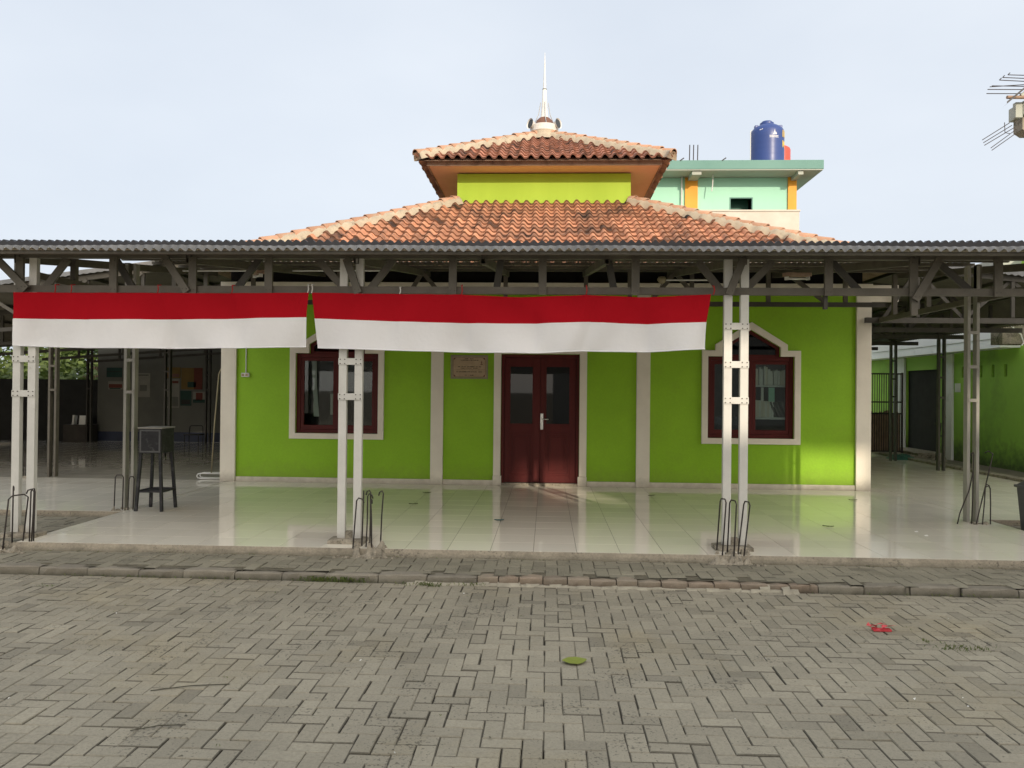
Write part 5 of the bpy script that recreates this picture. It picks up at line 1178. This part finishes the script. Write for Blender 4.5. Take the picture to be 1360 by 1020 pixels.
def tuft(x, y, z, n, h, spread, sy=None):
    sy = spread if sy is None else sy
    for _ in range(n):
        px, py = x+random.gauss(0, spread), y+random.gauss(0, sy); a = rnd()*6.28; hh = h*ru(.4, 1.1); ln = hh*ru(.2, .8); w_ = ru(.0015, .0035)
        dx, dy = math.cos(a), math.sin(a)
        wd_.add([(px-dy*w_, py+dx*w_, z), (px+dy*w_, py-dx*w_, z), (px+dx*ln*.5+dy*w_*.7, py+dy*ln*.5-dx*w_*.7, z+hh*.7), (px+dx*ln, py+dy*ln, z+hh*.8)], [(0,1,2),(0,2,3)])
tuft(2.66, 5.14, ROAD-.006, 90, .035, .09, .03); tuft(2.51, 5.28, ROAD-.006, 14, .03, .015); tuft(-1.80, kerb_y(-1.8)-.01, ROAD, 260, .06, .14, .012); tuft(-1.0, kerb_y(-1)-.05, ROAD-.004, 90, .04, .10, .02); tuft(-.62, kerb_y(-.6)-.03, ROAD, 40, .035, .08, .015); tuft(-.93, 6.44, ROAD, 30, .04, .03, .015)
tuft(-3.2, kerb_y(-3.2)-.015, ROAD, 90, .03, .5, .01); tuft(3.4, kerb_y(3.4)-.015, ROAD, 60, .03, .6, .01); tuft(-4.05, 6.2, ROAD-.004, 25, .02, .05, .02)
for _ in range(60): tuft(ru(-5, 5), ru(3.4, 6.4), ROAD-.008, 3, .022, .008)
for _ in range(40): tuft(ru(-5, 5), 7.19+ru(-.02,.02), WALK-.004, 4, .025, .02, .006)
o = obj('weeds', wd_, 'grass'); tag(o, 'small weeds growing along the kerb and in the paver joints', 'weeds', kind='stuff')
db = MB()
for _ in range(260):
    if rnd() < .5: x_, y_, z_ = ru(-5, 5), 7.15+random.gauss(0,.03), WALK+.003
    else: x_, y_, z_ = ru(-5, 5), ru(3.2, 6.4), ROAD+.003
    s = ru(.004, .013)
    q = [Vector((x_+ru(-s,s), y_+ru(-s,s), z_+ru(0, s*.6))) for _ in range(4)]; db.add(q, [(0,1,2),(0,2,3),(0,3,1)])
o = obj('debris', db, 'deadleaf'); tag(o, 'scattered crumbs of dirt and leaf on the paving', 'debris', kind='stuff')
pb = MB()
for _ in range(40):
    x_, y_ = ru(-5, 5), ru(3.2, 6.4); s = ru(.004, .011); pb.add([Vector((x_+ru(-s,s), y_+ru(-s,s), ROAD+.004+ru(0,s))) for _ in range(4)], [(0,1,2),(0,2,3),(0,3,1)])
o = obj('grit', pb, 'paper'); tag(o, 'tiny pale bits of grit on the pavers', 'grit', kind='stuff')
for x0_, y0_, x1_, y1_, lab in ((-2.1, 4.1, -1.72, 4.22, 'thin dry twig on the left of the foreground pavers'), (-1.95, 3.62, -1.72, 3.70, 'short dry twig near the bottom left of the pavers')):
    p = MB(); p.tube([(x0_, y0_, ROAD+.006), ((x0_+x1_)/2, (y0_+y1_)/2+.015, ROAD+.01), (x1_, y1_, ROAD+.006)], .0028, 5); o = obj('twig', p, 'deadleaf'); tag(o, lab, 'twig')

# ------------------------------------------------------------------ unseen blocker added behind the viewer: shades the court, slots shaped for sun patches
ho = thing('shade_blocker', (9, -14.3, ROAD), 'pale house-shaped blocker added behind the viewer to shade the court', 'house')
p = MB(); T_ = 12.6
hy0, hy1 = -14.6, -14.0
p.box(0.3, 10.35, hy0, hy1, ROAD, T_); p.box(10.35, 11.4, hy0, hy1, ROAD, 8.7); p.box(10.35, 11.4, hy0, hy1, 9.85, T_); p.box(11.4, 14.55, hy0, hy1, ROAD, 13.0); p.box(14.55, 15.9, hy0, hy1, ROAD, 9.4); p.box(14.55, 15.9, hy0, hy1, 10.12, 13.0); p.box(15.9, 23, hy0, hy1, ROAD, 13.0)
obj('wall', p, 'house', ho)  # body of the added shade blocker, not a real house wall

# ------------------------------------------------------------------ camera
yaw, pitch, roll = 0.04456, 0.00745, 0.0096
cam = bpy.data.cameras.new('camera'); co = bpy.data.objects.new('camera', cam); col.objects.link(co); scene.camera = co
cam.sensor_fit = 'HORIZONTAL'; cam.sensor_width = 36.0; cam.lens = 1038.44/1360*36.0; cam.clip_start = 0.05; cam.clip_end = 3000
r_ = Vector((0.99896467, 0.04447243, 0.009581)); u_ = Vector((-0.00923995, -0.00786792, 0.99992636)); f_ = Vector((-0.04454454, 0.99897963, 0.00744885))
mw = Matrix((( r_[0], u_[0], -f_[0], 0), (r_[1], u_[1], -f_[1], 0), (r_[2], u_[2], -f_[2], 1.4913), (0, 0, 0, 1)))
co.matrix_world = mw

# ------------------------------------------------------------------ light
EL = R(18.2); sdir = Vector((0.41, -1.0, 0)).normalized()*math.cos(EL) + Vector((0, 0, math.sin(EL)))
sun = bpy.data.lights.new('sun', 'SUN'); so_ = bpy.data.objects.new('sun', sun); col.objects.link(so_)
sun.energy = 3.0; sun.angle = R(0.6); sun.color = (1.0, 0.86, 0.68)
so_.rotation_euler = (-sdir).to_track_quat('-Z', 'Y').to_euler(); so_.location = (8, -20, 12)
wd = bpy.data.worlds.new('World'); scene.world = wd; wd.use_nodes = True
nt = wd.node_tree; nt.nodes.clear(); L = nt.links.new
out = nd(nt, 'ShaderNodeOutputWorld'); bg = nd(nt, 'ShaderNodeBackground'); bg.inputs[1].default_value = 0.1; L(bg.outputs[0], out.inputs[0])
sky = nd(nt, 'ShaderNodeTexSky'); sky.sky_type = 'NISHITA'; sky.sun_disc = False; sky.sun_elevation = EL; sky.sun_rotation = math.atan2(sdir.x, sdir.y)
sky.air_density = 1.0; sky.dust_density = 3.0; sky.ozone_density = 1.0
tcn = nd(nt, 'ShaderNodeTexCoord')
mp = nd(nt, 'ShaderNodeMapping'); mp.inputs['Scale'].default_value = (1, 1, 2.2); L(tcn.outputs['Generated'], mp.inputs[0])
nz = nd(nt, 'ShaderNodeTexNoise', Scale=1.6, Detail=5.0, Roughness=0.5); L(mp.outputs[0], nz.inputs['Vector'])
mr = nd(nt, 'ShaderNodeMapRange'); mr.inputs[1].default_value = .3; mr.inputs[2].default_value = .75; L(nz.outputs[0], mr.inputs[0])
hz = nd(nt, 'ShaderNodeMixRGB'); hz.inputs[1].default_value = (7.6, 8.35, 9.45, 1); hz.inputs[2].default_value = (9.3, 9.9, 10.7, 1); L(mr.outputs[0], hz.inputs[0])
mxs = nd(nt, 'ShaderNodeMixRGB'); mxs.inputs[0].default_value = .86; L(sky.outputs[0], mxs.inputs[1]); L(hz.outputs[0], mxs.inputs[2])
# haze glows on the sun's side of the sky (behind the viewer)
dt_ = nd(nt, 'ShaderNodeVectorMath', operation='DOT_PRODUCT'); dt_.inputs[1].default_value = sdir; L(tcn.outputs['Generated'], dt_.inputs[0])
mx0 = nd(nt, 'ShaderNodeMath', operation='MAXIMUM'); mx0.inputs[1].default_value = 0.0; L(dt_.outputs['Value'], mx0.inputs[0])
pw = nd(nt, 'ShaderNodeMath', operation='POWER'); pw.inputs[1].default_value = 2.0; L(mx0.outputs[0], pw.inputs[0])
gl = nd(nt, 'ShaderNodeMixRGB', blend_type='ADD'); gl.inputs[2].default_value = (15.0, 12.6, 9.4, 1); L(pw.outputs[0], gl.inputs[0]); L(mxs.outputs[0], gl.inputs[1]); L(gl.outputs[0], bg.inputs[0])
scene.view_settings.view_transform = 'Standard'; scene.view_settings.look = 'None'; scene.view_settings.exposure = 0; scene.view_settings.gamma = 1
scene.cycles.max_bounces = 8; scene.cycles.transparent_max_bounces = 12
scene.cycles.use_denoising = True
